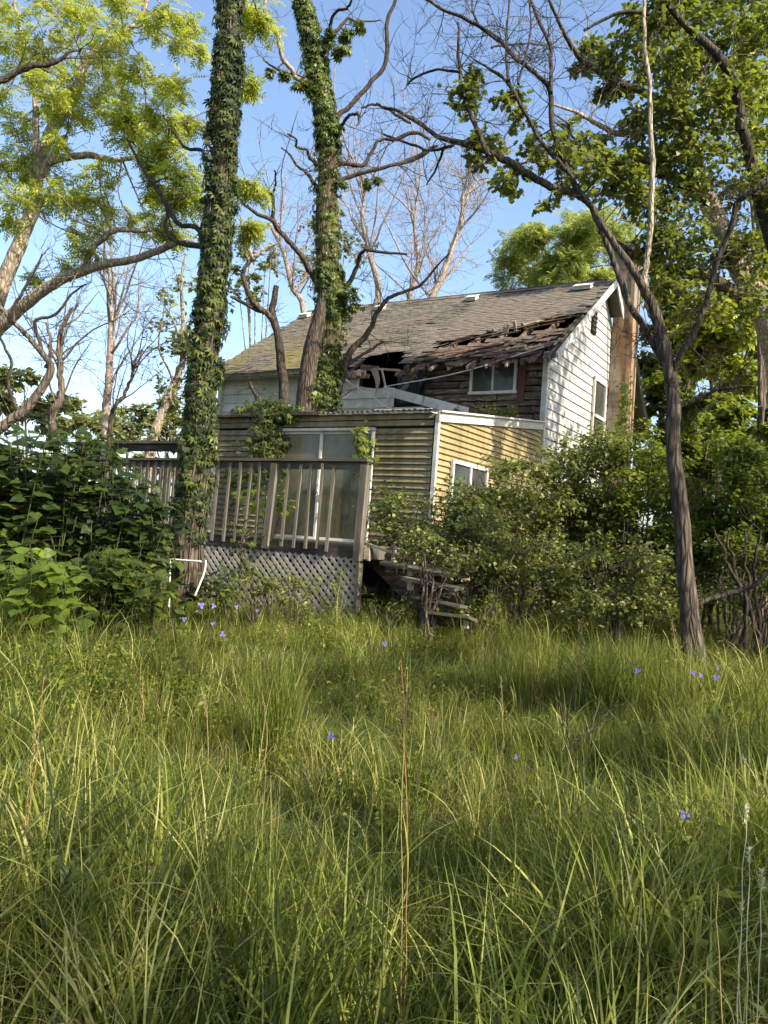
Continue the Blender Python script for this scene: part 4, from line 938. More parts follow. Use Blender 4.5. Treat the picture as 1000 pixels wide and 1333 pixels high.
for x, y, r in [(800, 75, 26), (830, 55, 30), (800, 110, 20), (860, 80, 34), (890, 35, 36), (930, 70, 42), (975, 40, 45), (900, 110, 40), (945, 130, 46), (990, 120, 46), (870, 150, 36), (920, 180, 44), (975, 190, 48), (840, 150, 26), (825, 190, 24), (845, 215, 28), (880, 210, 38), (810, 220, 20), (785, 215, 18), (900, 255, 40),
                (955, 250, 44), (1000, 250, 40), (860, 265, 30), (830, 250, 26), (800, 245, 18), (890, 300, 34), (860, 320, 30), (940, 330, 30), (985, 330, 44), (900, 350, 38), (850, 350, 26), (960, 385, 42), (1000, 400, 42), (905, 400, 32), (870, 380, 24), (790, 120, 16), (770, 60, 14), (755, 90, 10), (850, 20, 26), (820, 20, 18), (915, 0, 40), (985, 0, 40), (775, 190, 15), (880, 0, 25)]:
    Gt.pclump(x, y, r * 1.35, 13.6, int(75 + r * 9), T_RH, .14, 1.0, k=12, droop=.3, tilt=.8)
Gt.done()
def crown_tree(name, label, x, y, Y, rpx, hpx, basey, n, leaf, bark='bark_smooth', tpl=T_RH, size=.25, gaps=14, group=None, tr=8, jy=1.5, cn=16, cat='tree'):
    cn = int(cn * 1.35)
    """free standing tree: trunk to the ground and a crown of clumps filling an ellipse seen at (x, y)"""
    b = at(x, basey, Y); b[2] = gz(b[0], Y)
    t = Tree(name, label, cat, b, bark, leaf, group)
    top = at(x + rng.uniform(-10, 10), y - hpx * .55, Y)
    pts = smooth_path([b - [0, 0, .2], b * .6 + top * .4 + rng.normal(0, .15, 3), top], 14); t.wlimb(pts, np.linspace(tr, tr * .3, 14) * Y / F, 'trunk', 8, .04)
    for q in range(5):
        k = rng.randint(5, 11); e = at(x + rng.uniform(-.7, .7) * rpx, y + rng.uniform(-.6, .5) * hpx, Y + rng.uniform(-jy, jy)); p = smooth_path([pts[k], (pts[k] + e) / 2 + rng.normal(0, .2, 3), e], 8)
        t.wlimb(p, np.linspace(tr * .5, tr * .15, 8) * Y / F, 'branch', 6)
    for q in range(cn):
        a = rng.uniform(0, 6.28); rr = math.sqrt(rng.rand()) * .85; R = rng.uniform(.22, .4) * min(rpx, hpx)
        t.pclump(x + math.cos(a) * rr * rpx, y + math.sin(a) * rr * hpx, R, Y, n, tpl, size, jy, k=8, droop=.25)
    t.done(); return t
crown_tree('tree', 'round sunny yellow green tree crown showing above the right end of the roof ridge', 745, 345, 26, 108, 84, 560, 170, 'leaf_lime', size=.34, tpl=T_PIN, cn=40, jy=2)
crown_tree('tree', 'tall green tree behind the chimney filling the gap right of the gable', 880, 455, 27, 60, 110, 620, 330, 'leaf_mid', size=.3, cn=22)
crown_tree('tree', 'sunlit green tree in the gap between the slim trunk and the right edge', 945, 450, 22, 75, 80, 640, 420, 'leaf_yellow', size=.25, cn=20)
crown_tree('tree', 'broad mid green tree low behind the right hand shrubs', 985, 560, 18, 80, 55, 700, 380, 'leaf_mid', size=.2, cn=16)
crown_tree('tree', 'bushy dark tree low behind the slim trunk and the back of the house', 905, 570, 25.5, 60, 60, 700, 380, 'leaf_mid', size=.22, cn=18)
crown_tree('tree', 'high bright crown at the top right corner above the dark crown', 1000, 110, 19, 80, 110, 640, 420, 'leaf_yellow', size=.2, cn=16)

# --- bare pale trees beyond the roof and on the left
def bare_tree(label, px, Y, r0, name='dead_tree', mat_='twig_pale', fan=9, L=1.8, leafy=0, tw=40):
    b = at(px[0][0], 720, Y); b[2] = gz(b[0], Y) - .1
    t = Tree(name, label, 'dead tree' if not leafy else 'tree', b, mat_, 'leaf_far')
    P = t.limb([(px[0][0], 700, px[0][2] * 1.2)] + px, Y, 'trunk', 8, 6, .02, .03)
    for q in range(fan):
        k = rng.randint(len(P) // 3, len(P) - 2); d = rng.normal(0, .55, 3); d[2] = abs(d[2]) + .8; d /= np.linalg.norm(d)
        LL = L * rng.uniform(.7, 1.3); n = 9; pts = [P[k]]
        for _ in range(n - 1): d = d + rng.normal(0, .13, 3) + [0, 0, .05]; d /= np.linalg.norm(d); pts.append(pts[-1] + d * LL / (n - 1))
        t.wlimb(np.array(pts), np.linspace(r0 * .32, r0 * .1, n) * Y / F, 'branch', 5)
    t.bare(int(tw * 1.3), L * .45, r0 * .10 * Y / F, .6, .6, 10, 3)
    for q in range(leafy):
        i = rng.randint(12, len(t.nodes)); t.clump(t.nodes[i] + rng.normal(0, .3, 3), rng.uniform(.35, .75), 70, T_RH, .16, k=6)
    t.done(); return t
bare_tree('bleached leafless tree behind the roof ridge beside the creeper twin trunk', [(485, 430, 5), (490, 380, 4.4), (478, 330, 3.6), (470, 280, 2.4), (478, 240, 1.4)], 29, 5, L=4)
bare_tree('pale leafless tree leaning right behind the middle of the roof ridge', [(553, 440, 6), (562, 390, 5), (578, 345, 4.2), (592, 300, 3), (602, 255, 2), (612, 215, 1.2)], 28, 6, L=3.6, tw=60)
bare_tree('pinkish leafless tree left of the leaning pale tree behind the roof', [(530, 430, 4), (535, 380, 3.4), (545, 340, 3), (540, 290, 2), (545, 245, 1.2)], 31, 4, L=4, tw=50)
bare_tree('thin leafless tree seen between the two creeper trunks', [(400, 430, 4), (380, 370, 3.4), (370, 330, 2.6), (350, 290, 2)], 30, 4, L=4, tw=45)
bare_tree('slender upright bare tree with fanned tips left of the creeper trunk', [(139, 560, 6), (139, 528, 5.4), (141, 480, 5), (142, 430, 3.6), (141, 390, 3), (143, 345, 2)], 20, 6, L=2.6, fan=12, tw=40)
bare_tree('double stemmed thin bare tree at the far left under the pale limb', [(75, 580, 5.5), (72, 545, 5), (81, 510, 4.6), (81, 468, 4), (80, 429, 3), (96, 400, 2)], 17, 5, mat_='bark_smooth', L=1.6, tw=30)
bare_tree('leaning tan tree with thin pale leaves against the creeper trunk', [(192, 600, 7), (199, 565, 6.6), (213, 522, 6), (228, 490, 5), (240, 462, 4), (243, 430, 3), (240, 370, 2), (243, 330, 1.5)], 19, 6, 'tree', 'bark_pale', 6, 1.6, 16, 20)
bare_tree('spindly dark forked tree above the left end of the deck railing', [(141, 566, 3), (152, 530, 2.6), (165, 505, 2.2), (172, 480, 1.8), (185, 455, 1.2)], 14, 3.4, mat_='twig_dark', L=1.2, tw=26)
K_ = Tree('dead_tree', 'sinuous dark bare tree curving up beside the pale trunk at the left edge', 'dead tree', (float(at(-30, 620, 11.5)[0]), 11.5, .5), 'bark_smooth', None)
K_.limb([(-60, 720, 9), (-40, 600, 8), (0, 556, 6.5), (30, 535, 6), (54, 504, 5.4), (64, 482, 5), (58, 466, 4), (38, 440, 3.4), (18, 420, 3), (0, 399, 2.6), (-20, 390, 2)], 11.5, 'trunk', 9, 6, .006, .04)
K_.limb([(62, 470, 3.5), (56, 455, 2.6), (48, 429, 2.4), (50, 416, 2.2), (72, 408, 2), (90, 387, 1.6), (112, 370, 1)], 11.5, material=M['twig_dark'])
K_.limb([(18, 420, 2.4), (20, 400, 2.2), (32, 380, 2), (50, 350, 1.6), (55, 330, 1)], 11.4, material=M['twig_dark']); K_.limb([(26, 540, 2.6), (10, 500, 2.2), (12, 470, 2), (0, 440, 1.6)], 11.5, material=M['twig_dark'])
K_.limb([(60, 478, 3), (66, 462, 2.4), (65, 440, 2), (60, 420, 1.6)], 11.5); K_.bare(26, .6, .007, lo=30, levels=3); K_.done()

# pale leafy trees low at the left horizon and distant woods
for k, (x, y, Y, r, h, lab, lf) in enumerate([(30, 520, 24, 55, 50, 'pale small leaved tree low at the far left under the bare stems', 'leaf_far'), (100, 545, 27, 60, 45, 'pale leafy tree seen over the left bush beside the slender bare tree', 'leaf_far'),
        (175, 555, 30, 55, 40, 'low pale tree over the left end of the deck railing', 'leaf_far'), (215, 545, 26, 30, 40, 'small pale tree hugging the left side of the creeper trunk', 'leaf_far'),
        (435, 330, 34, 55, 60, 'thin hazy spring green tree behind the ridge beside the creeper twin trunk', 'leaf_far'), (330, 350, 36, 30, 50, 'faint small leaved tree glimpsed between creeper trunk and roof', 'leaf_far'),
        (-40, 590, 20, 70, 60, 'leafy tree just beyond the left edge behind the large bush', 'leaf_mid')]):
    crown_tree('tree', lab, x, y + (14 if y > 500 else 0), Y, r * 1.15, h * 1.1, 700, 190 if y > 500 else 80, lf, 'bark_pale', T_RH, .22, cn=11, tr=3)
for k, (x, y, Y, r, h) in enumerate([(1060, 600, 30, 90, 100), (930, 620, 34, 90, 90), (820, 610, 36, 90, 80), (1150, 560, 26, 110, 140), (700, 650, 40, 90, 60), (1000, 640, 24, 70, 50), (-200, 620, 34, 120, 80), (40, 640, 40, 130, 45), (200, 640, 42, 110, 40)]):
    nm = ['edge of wood tree beyond the right side of the frame', 'wood tree behind the low right shrubs below the sunlit crown', 'wood tree filling the gap right of the gable low down', 'large wood tree off the right edge', 'low wood tree hidden behind the gable shrubs', 'understorey tree at the right edge behind the dark low branch', 'distant tree past the left edge', 'distant low tree behind the big leaved bush', 'distant low tree behind the deck railing at left'][k]
    crown_tree('tree', nm, x, y, Y, r, h, 700, 260, 'leaf_mid', size=.34, cn=16, tr=6)

# ------------------------------------------------------------------ trees out of frame that shade the meadow
def shade_tree(label, x, y, h, r, n, leaf='leaf_oak', cl=26, zlo=.45):
    t = Tree('tree', label, 'tree', (x, y, float(gz(x, y))), 'bark_grey', leaf)
    b = np.array([x, y, float(gz(x, y))]); top = b + [rng.normal(0, .4), rng.normal(0, .4), h * .85]; pts = smooth_path([b, (b + top) / 2 + rng.normal(0, .25, 3), top], 14)
    t.wlimb(pts, np.linspace(.24, .07, 14), 'trunk', 10, .05)
    for q in range(cl):
        v = rng.normal(0, 1, 3); v /= np.linalg.norm(v); c = b + [0, 0, h * (zlo + 1) / 2] + v * [r, r, h * (1 - zlo) / 2] * rng.uniform(.3, 1) 
        t.clump(c, rng.uniform(.7, 1.3), int(n * .75), T_RH, .24, k=7, twr=.015)
    t.done()
SHADE = [('open crowned tree off the right edge casting dapple on the gable', 9.7, 12.4, 13.5, 1.9, 110, 7, .62), ('tall shade tree standing right of the camera', 8.6, -3.2, 11.5, 2.6, 130, 12, .3), ('shade tree behind and right of the camera', 5.5, -5.5, 11, 2.8, 150, 20, .4),
         ('shade tree right of the meadow', 12.2, 3.6, 11.5, 2.2, 120, 12, .35), ('low shade tree close on the right of the camera', 5.6, -1.6, 8.6, 2.0, 110, 7, .3), ('open crowned tree to the right of the camera', 9.4, -.6, 12, 2.7, 150, 7, .35), ('open crowned tree right of the middle of the meadow', 10.9, 2.6, 12, 2.4, 150, 6, .4), ('shade tree far right of the house', 15.5, 4.5, 12, 2.2, 120, 12, .55),
         ('shade tree off the right side near the shrubs', 12.5, 8.0, 12, 1.8, 110, 10, .5)]
for lab, x, y, h, r, n, cl, zlo in SHADE: shade_tree(lab, x, y, h, r, n, 'leaf_oak', cl, zlo)
#SECTION4
# ------------------------------------------------------------------ shrubs at the right
def shrub(label, x, ytop, ybot, Y, rpx, n, leaf='leaf_shrub', size=.07, tpl=None, clumps=16, group='shrubs crowding the right side of the house', lit=0):
    tpl = tpl or T_ROUND
    b = at(x, 760, Y); b[2] = gz(b[0], Y)
    t = Tree('shrub', label, 'shrub', b, 'bark_smooth', leaf, group)
    top = at(x, ytop, Y)[2] - b[2]; r = rpx * Y / F
    for q in range(9):
        a = rng.uniform(0, 6.28); e = b + np.array([math.cos(a) * r * rng.uniform(.3, .9), math.sin(a) * r * .7, top * rng.uniform(.55, .95)])
        p = wob(smooth_path([b + rng.normal(0, .1, 3) * [1, 1, 0], b + (e - b) * [.35, .35, .5], e], 12), .015); t.wlimb(p, np.linspace(.022, .006, 12), 'stem', 5)
    z0 = max(at(x, ybot, Y)[2] - b[2], .25)
    for q in range(clumps):
        u = rng.uniform(-.95, .95); hgt = (1 - .45 * u * u); zz = z0 + (top * hgt - z0) * (rng.rand() ** .8)
        c = b + np.array([u * r, rng.uniform(-.75, .6) * min(r, 1.1), zz])
        t.clump(c, rng.uniform(.22, .42), n, tpl, size, k=9, twr=.006, tilt=.6, droop=.15)
    t.bare(30, .5, .005, .7, .2, levels=2, lo=0)
    t.done(); return t
SHR = [('small leaved shrub spilling over the stair against the ribbed front wall', 520, 640, 720, 11.3, 42, 150, .065),
       ('light flecked shrub before the white corner trim of the addition', 595, 618, 740, 11.2, 46, 190, .065),
       ('loose light shrub growing over the broken stair', 560, 672, 770, 9.5, 34, 90, .055),
       ('loose pale shrub between the stair and the thicket', 640, 665, 780, 9.9, 42, 110, .055),
       ('tall loose shrub masking the side window of the golden wall', 622, 602, 720, 11.0, 34, 170, .06),
       ('shrub rising in front of the golden side wall', 660, 590, 760, 11.4, 50, 200, .065),
       ('tall shrub hiding the foot of the white gable corner', 715, 575, 760, 12.2, 55, 210, .07),
       ('silvery leaved shrub in the middle of the thicket below the gable window', 765, 562, 780, 11.6, 60, 220, .07),
       ('dense shrub below the rusty chimney', 830, 560, 780, 11.2, 60, 220, .07),
       ('bright topped shrub just right of the slim trunk', 925, 560, 760, 10.8, 60, 200, .075),
       ('large shrub at the right edge of the thicket', 985, 572, 740, 10.2, 60, 200, .075),
       ('low shadowed shrub left of the slim trunk', 800, 690, 800, 9.9, 60, 150, .06),
       ('leafy shrub masking the foot of the golden wall', 625, 655, 760, 10.6, 40, 170, .06),
       ('low twiggy shrub under the golden wall beside the stair', 680, 700, 800, 10.3, 55, 140, .055),
       ('low shrub in shade right of the slim trunk', 950, 710, 800, 10.0, 60, 120, .06)]
for k, (lab, x, yt, yb, Y, r, n, sz) in enumerate(SHR):
    shrub(lab, x, yt, yb, Y, r * 1.1, int(n * 1.15), (['leaf_shrub'] * 8 + ['leaf_mid', 'leaf_mid', 'leaf_mid', 'leaf_shrub', 'leaf_shrub', 'leaf_shrub', 'leaf_oak'])[k], sz, clumps=[14, 20, 9, 13, 18, 30, 42, 44, 44, 36, 34, 24, 20, 20, 20][k])
# fallen dark limb at the right behind the trunk
L_ = Tree('fallen_branch', 'dark fallen limb rising right from behind the foot of the slim trunk', 'branch', tuple(at(905, 790, 8.9)), 'twig_dark', None)
L_.limb([(900, 790, 3), (915, 780, 3.4), (936, 771, 3.6), (968, 761, 3.6), (990, 750, 3.2), (1020, 725, 3)], 8.9); L_.bare(12, .35, .005, levels=2); L_.done()
L2 = Tree('dead_shrub', 'leafless dark crooked shrub stems at the right edge under the thicket', 'shrub', (float(at(965, 800, 9.4)[0]), 9.4, .45), 'twig_dark', None)
for q in range(5): L2.limb([(960 + q * 9, 850, 3), (955 + q * 11, 790, 2.8), (940 + q * 16, 740, 2.2), (930 + q * 20, 690, 1.5)], 9.4, amp=.02)
L2.bare(20, .4, .005, levels=3); L2.done()

# ------------------------------------------------------------------ big leaved bush at the left
def broad_bush(label, stems, leafm, size, group, nobj=0, tpl=T_HEART, per=13, lift=0.0):
    b = np.array(stems[0][0]); 
    t = Tree('bush', label, 'bush', b, 'stem_green', leafm, group)
    P = []; Hd = []
    for base, tip in stems:
        base = np.array(base); tip = np.array(tip); mid = (base + tip) / 2 + [0, 0, .18] + rng.normal(0, .06, 3)
        q = smooth_path([base, mid, tip], 12); t.wlimb(q, np.linspace(.009, .004, 12), 'stem', 4)
        ax = tip - base
        for k in range(per):
            u = .25 + .75 * (k + rng.rand()) / per; i = min(int(u * 11), 10); p = q[i] + (q[i + 1] - q[i]) * (u * 11 - i)
            side = 1 if k % 2 else -1; a = rng.uniform(0, 6.28); h = np.array([math.cos(a), math.sin(a), -.12]); 
            o = p + h * rng.uniform(.03, .14); P.append(o); Hd.append(h)
            tube(t.tw, [p, o], .003, 3, False)
    P = np.array(P); Hd = np.array(Hd); n = len(P)
    nz = np.tile([.12, -.28, 1.0], (n, 1)); R = rand_rot(n, nz, .26, Hd * 2); S = size * rng.uniform(.55, 1.2, n)
    if nobj:
        order = np.argsort(P[:, 1])[:nobj]; m_ = np.zeros(n, bool); m_[order] = True
        lm = MB(); lm.add(*tpl); me = lm.mesh('leaf'); me.materials.append(M[leafm])
        for k in order:
            ob = shared(me, 'leaf', t.root, tuple(P[k] - t.off), tuple(Matrix(R[k].tolist()).to_euler())); ob.scale = (S[k],) * 3
        P, R, S = P[~m_], R[~m_], S[~m_]
    scatter(t.fo, tpl, P, R, S); t.done('leaves', 'leaf_stalks'); return t
def stems_px(x0, x1, n, ytop, Y0, Y1, hmin=.72, sway=.35):
    out = []
    for _ in range(n):
        x = rng.uniform(x0, x1); Y = rng.uniform(Y0, Y1); yt = ytop(x) ; top = at(x, yt, Y); g_ = float(gz(top[0], Y)); h = (top[2] - g_) * rng.uniform(hmin, 1.0)
        out.append(((top[0] + rng.uniform(-sway, sway), Y + rng.uniform(-.2, .2), g_ - .05), (top[0], Y, g_ + h)))
    return out
topU = lambda x: np.interp(x, [-80, 0, 60, 110, 150, 185, 215, 240], [545, 548, 545, 552, 562, 600, 640, 690])
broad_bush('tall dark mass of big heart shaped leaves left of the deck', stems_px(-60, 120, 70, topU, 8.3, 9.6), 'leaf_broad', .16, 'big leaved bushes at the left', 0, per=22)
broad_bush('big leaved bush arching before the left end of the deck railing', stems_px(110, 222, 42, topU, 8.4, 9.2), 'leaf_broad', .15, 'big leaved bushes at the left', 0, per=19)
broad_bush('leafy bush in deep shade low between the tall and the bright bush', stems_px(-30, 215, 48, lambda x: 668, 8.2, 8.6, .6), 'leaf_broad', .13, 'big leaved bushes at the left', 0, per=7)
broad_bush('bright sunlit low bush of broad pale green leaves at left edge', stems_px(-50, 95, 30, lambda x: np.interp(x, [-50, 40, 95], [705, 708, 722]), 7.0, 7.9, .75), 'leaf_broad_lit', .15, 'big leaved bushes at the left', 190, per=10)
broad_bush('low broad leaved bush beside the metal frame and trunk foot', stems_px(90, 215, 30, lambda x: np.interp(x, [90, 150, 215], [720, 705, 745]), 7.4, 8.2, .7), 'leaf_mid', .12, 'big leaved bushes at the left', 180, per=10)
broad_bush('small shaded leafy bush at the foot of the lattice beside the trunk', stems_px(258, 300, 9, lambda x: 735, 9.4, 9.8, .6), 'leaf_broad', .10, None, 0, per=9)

# plants growing on the deck, behind the balusters
def pot_plant(name, label, cat, c, r, n, leaf, size, tpl, h=None, stems=6):
    t = Tree(name, label, cat, c, 'bark_smooth', leaf); c = np.array(c, float)
    for q in range(stems):
        e = c + [rng.uniform(-r, r) * .8, rng.uniform(-r, r) * .5, (h or r * 1.6) * rng.uniform(.5, 1)]
        t.wlimb(smooth_path([c + rng.normal(0, .02, 3) * [1, 1, 0], (c + e) / 2 + rng.normal(0, .05, 3), e], 7), np.linspace(.007, .003, 7), 'stem', 4)
        t.clump(e, r * .45, n // stems, tpl, size, k=5, twr=.003, connect=False, droop=.2)
    t.done('leaves', 'leaf_stalks'); return t
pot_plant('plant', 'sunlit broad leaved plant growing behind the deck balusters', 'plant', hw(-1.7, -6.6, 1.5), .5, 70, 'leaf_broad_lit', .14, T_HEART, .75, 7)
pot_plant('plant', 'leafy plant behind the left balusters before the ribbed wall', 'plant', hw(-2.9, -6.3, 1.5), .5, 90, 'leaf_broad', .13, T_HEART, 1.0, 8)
pot_plant('plant', 'thin shaded plant in front of the right end of the patio door', 'plant', hw(-.75, -5.6, 1.5), .4, 90, 'leaf_ivy', .07, T_ROUND, 1.1, 6)
# creeper hanging beside and over the patio door
def hanging_vine(label, pts, r, n, leafm, size, cat='vine'):
    t = Tree('vine', label, cat, pts[0], 'bark_smooth', leafm); q = smooth_path(pts, 20); 
    for _ in range(4): t.wlimb(wob(q, .015), .005, 'stem', 4)
    u = rng.randint(0, 20, n); P = q[u] + rng.normal(0, 1, (n, 3)) * np.array([r, r * .25, r])
    Nn = np.tile(-HY * 1.0 + [0, 0, .5], (n, 1)); Hd = np.tile([0, 0, -1.0], (n, 1)) + rng.normal(0, .35, (n, 3))
    scatter(t.fo, T_IVY, P, rand_rot(n, Nn, .35, Hd), size * rng.uniform(.6, 1.2, n)); t.done('leaves'); return t
hanging_vine('mass of creeper hanging down the left side of the patio door', [at(352, 533, 14.6), at(350, 560, 14.5), at(347, 590, 14.5), at(345, 612, 14.5)], .16, 620, 'leaf_ivy', .13)
hanging_vine('creeper spreading along the corrugated roof edge above the door', [at(300, 538, 15.2), at(325, 536, 15.0), at(350, 532, 14.6), at(385, 538, 14.3)], .07, 260, 'leaf_ivy_lit', .12)
hanging_vine('small pale creeper dangling over the upper right corner of the patio door', [at(470, 556, 13.35), at(470, 575, 13.3), at(478, 598, 13.2)], .075, 90, 'leaf_weed', .13)
hanging_vine('pale creeper climbing the lower edge of the rusty chimney', [at(812, 590, 19.4), at(812, 545, 19.4), at(815, 500, 19.5)], .09, 120, 'leaf_mid', .12)
for lab, x, y, r in (('small weed clump rooted on the lean-to roof under the window', 628, 530, .22), ('leafy weed on the roof left of the small upper window', 592, 522, .16), ('weed tuft on the roof edge beside the white gable corner', 668, 532, .2), ('low weed clump on the roof below the maroon strip', 650, 522, .2)):
    pot_plant('weed', lab, 'weed', hw(onf(x, y + 6, -1.2)[0], -1.2, zt(-1.2) + .06), r, 130, 'leaf_weed', .075, T_SIMPLE, .3, 6)
# weeds before the lattice
wd = [(335, 768, .45, 'bright weed clump leaning on the lattice left of its middle'), (385, 775, .4, 'light green weeds before the middle of the lattice'), (430, 785, .45, 'tall fresh weed before the right half of the lattice'), (355, 790, .35, 'short bright weeds among the violet flowers'),
      (505, 812, .15, 'ferny weeds under the opening beside the lattice'), (560, 815, .2, 'feathery dark weeds at the foot of the broken stair'), (300, 800, .3, 'low weeds right of the bent metal frame'), (620, 815, .35, 'green weeds at the end of the broken stair')]
for k, (x, y, h, lab) in enumerate(wd):
    p = at(x, y, 9.5 + .1 * (k % 3)); p[2] = gz(p[0], p[1]); pot_plant('weed', lab, 'weed', p, .28, 210, 'leaf_weed' if k < 4 else 'leaf_mid', .075, T_SIMPLE if k % 2 else T_LONG, h + .25, 9)
p = at(372, 770, 9.9); p[2] = gz(p[0], p[1]) + .3
hanging_vine('thin vine climbing the face of the lattice', [at(318, 775, 10.6), at(325, 745, 10.75), at(312, 715, 10.9), at(330, 690, 10.9)], .12, 90, 'leaf_ivy', .08)

# ------------------------------------------------------------------ meadow grass: tufts placed on the ground by geometry nodes, one uncountable mass
def blade(mb, p, L, w, lean, az, n=5):
    u = np.linspace(0, 1, n); d = np.array([math.cos(az), math.sin(az), 0]); s_ = np.array([-d[1], d[0], 0])
    th = lean * 1.9 * ((u[:-1] + u[1:]) / 2) ** 1.35 + .06; k_ = rng.uniform(-.35, .35)
    r = np.concatenate([[0], np.cumsum(np.sin(th))]) * L / (n - 1); z = np.concatenate([[0], np.cumsum(np.cos(th))]) * L / (n - 1)
    c = p + d * r[:, None] + np.array([0, 0, 1]) * z[:, None] + s_ * (k_ * r * u)[:, None]; ww = w * (1 - u ** 1.8); ww[0] = w * .7
    tw = rng.uniform(-.5, .5); sd = s_ * math.cos(tw) + d * math.sin(tw)
    v = np.empty((2 * n - 1, 3)); v[0:2 * n - 2:2] = c[:-1] - sd * ww[:-1, None] / 2; v[1:2 * n - 1:2] = c[:-1] + sd * ww[:-1, None] / 2; v[2 * n - 2] = c[-1]
    f = []
    for k in range(n - 2): f += [[2 * k, 2 * k + 1, 2 * k + 3], [2 * k, 2 * k + 3, 2 * k + 2]]
    f.append([2 * n - 4, 2 * n - 3, 2 * n - 2]); mb.add(v, np.array(f))
GC = bpy.data.collections.new('grass_sources')
def tuft(kind):
    mb = MB()
    if kind == 0:      # long arching blades of the near grass
        for _ in range(16): blade(mb, rng.normal(0, .03, 3) * [1, 1, 0], rng.uniform(.35, .75), rng.uniform(.006, .0125), rng.uniform(.25, 1.15), rng.uniform(0, 6.28), 7)
    elif kind == 1:    # fine medium grass
        for _ in range(24): blade(mb, rng.normal(0, .05, 3) * [1, 1, 0], rng.uniform(.2, .52), rng.uniform(.003, .0065), rng.uniform(.1, 1.0), rng.uniform(0, 6.28), 6)
    elif kind == 2:    # short dense sward
        for _ in range(28): blade(mb, rng.normal(0, .06, 3) * [1, 1, 0], rng.uniform(.1, .3), rng.uniform(.004, .008), rng.uniform(.2, 1.2), rng.uniform(0, 6.28), 5)
    elif kind == 4:    # broad leaved weeds
        for _ in range(4):
            a = rng.uniform(0, 6.28); h_ = rng.uniform(.18, .42); q = np.array([[0, 0, 0], [math.cos(a) * .05, math.sin(a) * .05, h_ * .6], [math.cos(a) * .1, math.sin(a) * .1, h_]]); tube(mb, smooth_path(q, 5), .002, 3, False)
            n = 14; u = rng.uniform(.25, 1, n); P_ = q[2] * u[:, None] + rng.normal(0, .035, (n, 3)); scatter(mb, T_LONG if rng.rand() < .5 else T_SIMPLE, P_, rand_rot(n, None, .5), rng.uniform(.03, .075, n))
    elif kind == 5:    # dry thatch
        for _ in range(16): blade(mb, rng.normal(0, .06, 3) * [1, 1, 0], rng.uniform(.2, .5), rng.uniform(.002, .0045), rng.uniform(.1, 1.3), rng.uniform(0, 6.28), 5)
    elif kind == 6:    # broad bright arching blades
        for _ in range(7): blade(mb, rng.normal(0, .03, 3) * [1, 1, 0], rng.uniform(.35, .75), rng.uniform(.008, .015), rng.uniform(.5, 1.25), rng.uniform(0, 6.28), 8)
    else:              # upright blades with a few dry stems
        for _ in range(14): blade(mb, rng.normal(0, .03, 3) * [1, 1, 0], rng.uniform(.35, .66), rng.uniform(.003, .006), rng.uniform(.02, .4), rng.uniform(0, 6.28), 5)
    me = mb.mesh('tuft'); me.materials.append(M[{0: 'grass_long', 3: 'grass_long', 4: 'leaf_weed', 5: 'straw', 6: 'grass_long'}.get(kind, 'grass')]); return me
kinds = [0] * 6 + [1] * 6 + [2] * 5 + [3] * 4 + [4] * 5 + [5] * 3 + [6] * 5; start = {0: 0, 1: 6, 2: 12, 3: 17, 4: 21, 5: 26, 6: 29}; cnt = {0: 6, 1: 6, 2: 5, 3: 4, 4: 5, 5: 3, 6: 5}
for k, kd in enumerate(kinds):
    o = bpy.data.objects.new('tuft_%02d' % k, tuft(kd)); GC.objects.link(o)
def patchy(x, y, f, s): return .5 + .5 * np.sin(x * f + s + 1.7 * np.sin(y * f * .7 + s)) * np.cos(y * f * 1.1 - s + 1.3 * np.sin(x * f * .6))
P = []; IDX = []; SCL = []; ROT = []
def sow(n, y0, y1, mix, smul=1.0, half=.62, pad=1.2, dens=None):
    y = np.sqrt(rng.uniform(y0 ** 2, y1 ** 2, n)); x = rng.uniform(-1, 1, n) * (half * y + pad)
    if dens is not None: k_ = rng.rand(n) < dens(x, y); x, y = x[k_], y[k_]
    n = len(x)
    pa = patchy(x, y, 1.7, .4)
    w = np.stack([m_ * (.12 + 2.6 * patchy(x, y, 1.3 + .45 * q, 2.1 * q + 1) ** 3) for q, m_ in enumerate(mix)], 1); w /= w.sum(1)[:, None]
    kind = (w.cumsum(1) > rng.rand(n)[:, None]).argmax(1)
    s = smul * (.5 + .75 * pa) * rng.uniform(.7, 1.25, n); s *= 1 - .45 * np.exp(-((x - .0) ** 2 + (y - 6.2) ** 2) / 3)
    for a in range(n):
        kd = int(kind[a]); IDX.append(start[kd] + rng.randint(cnt[kd]))
    P.append(np.stack([x, y, gz(x, y) - .01], 1)); SCL.append(s)
    ROT.append(np.stack([rng.normal(0, .16, n), rng.normal(0, .16, n), rng.uniform(0, 6.28, n)], 1))
sow(4000, .75, 3.6, [4, 2.0, 1.8, .8, 1.3, .7, 2.2], .93)
sow(5200, 3.4, 7.5, [2, 2.2, 2.2, 1.0, 2.0, 1.1, 2.0], .9)
sow(6500, 7.2, 12, [.3, 2.6, 3, .6, 3.4, .7, .8], .74, .62, 2)
sow(2600, 11.5, 20, [0, 2, 3, .5], .9, .62, 2)
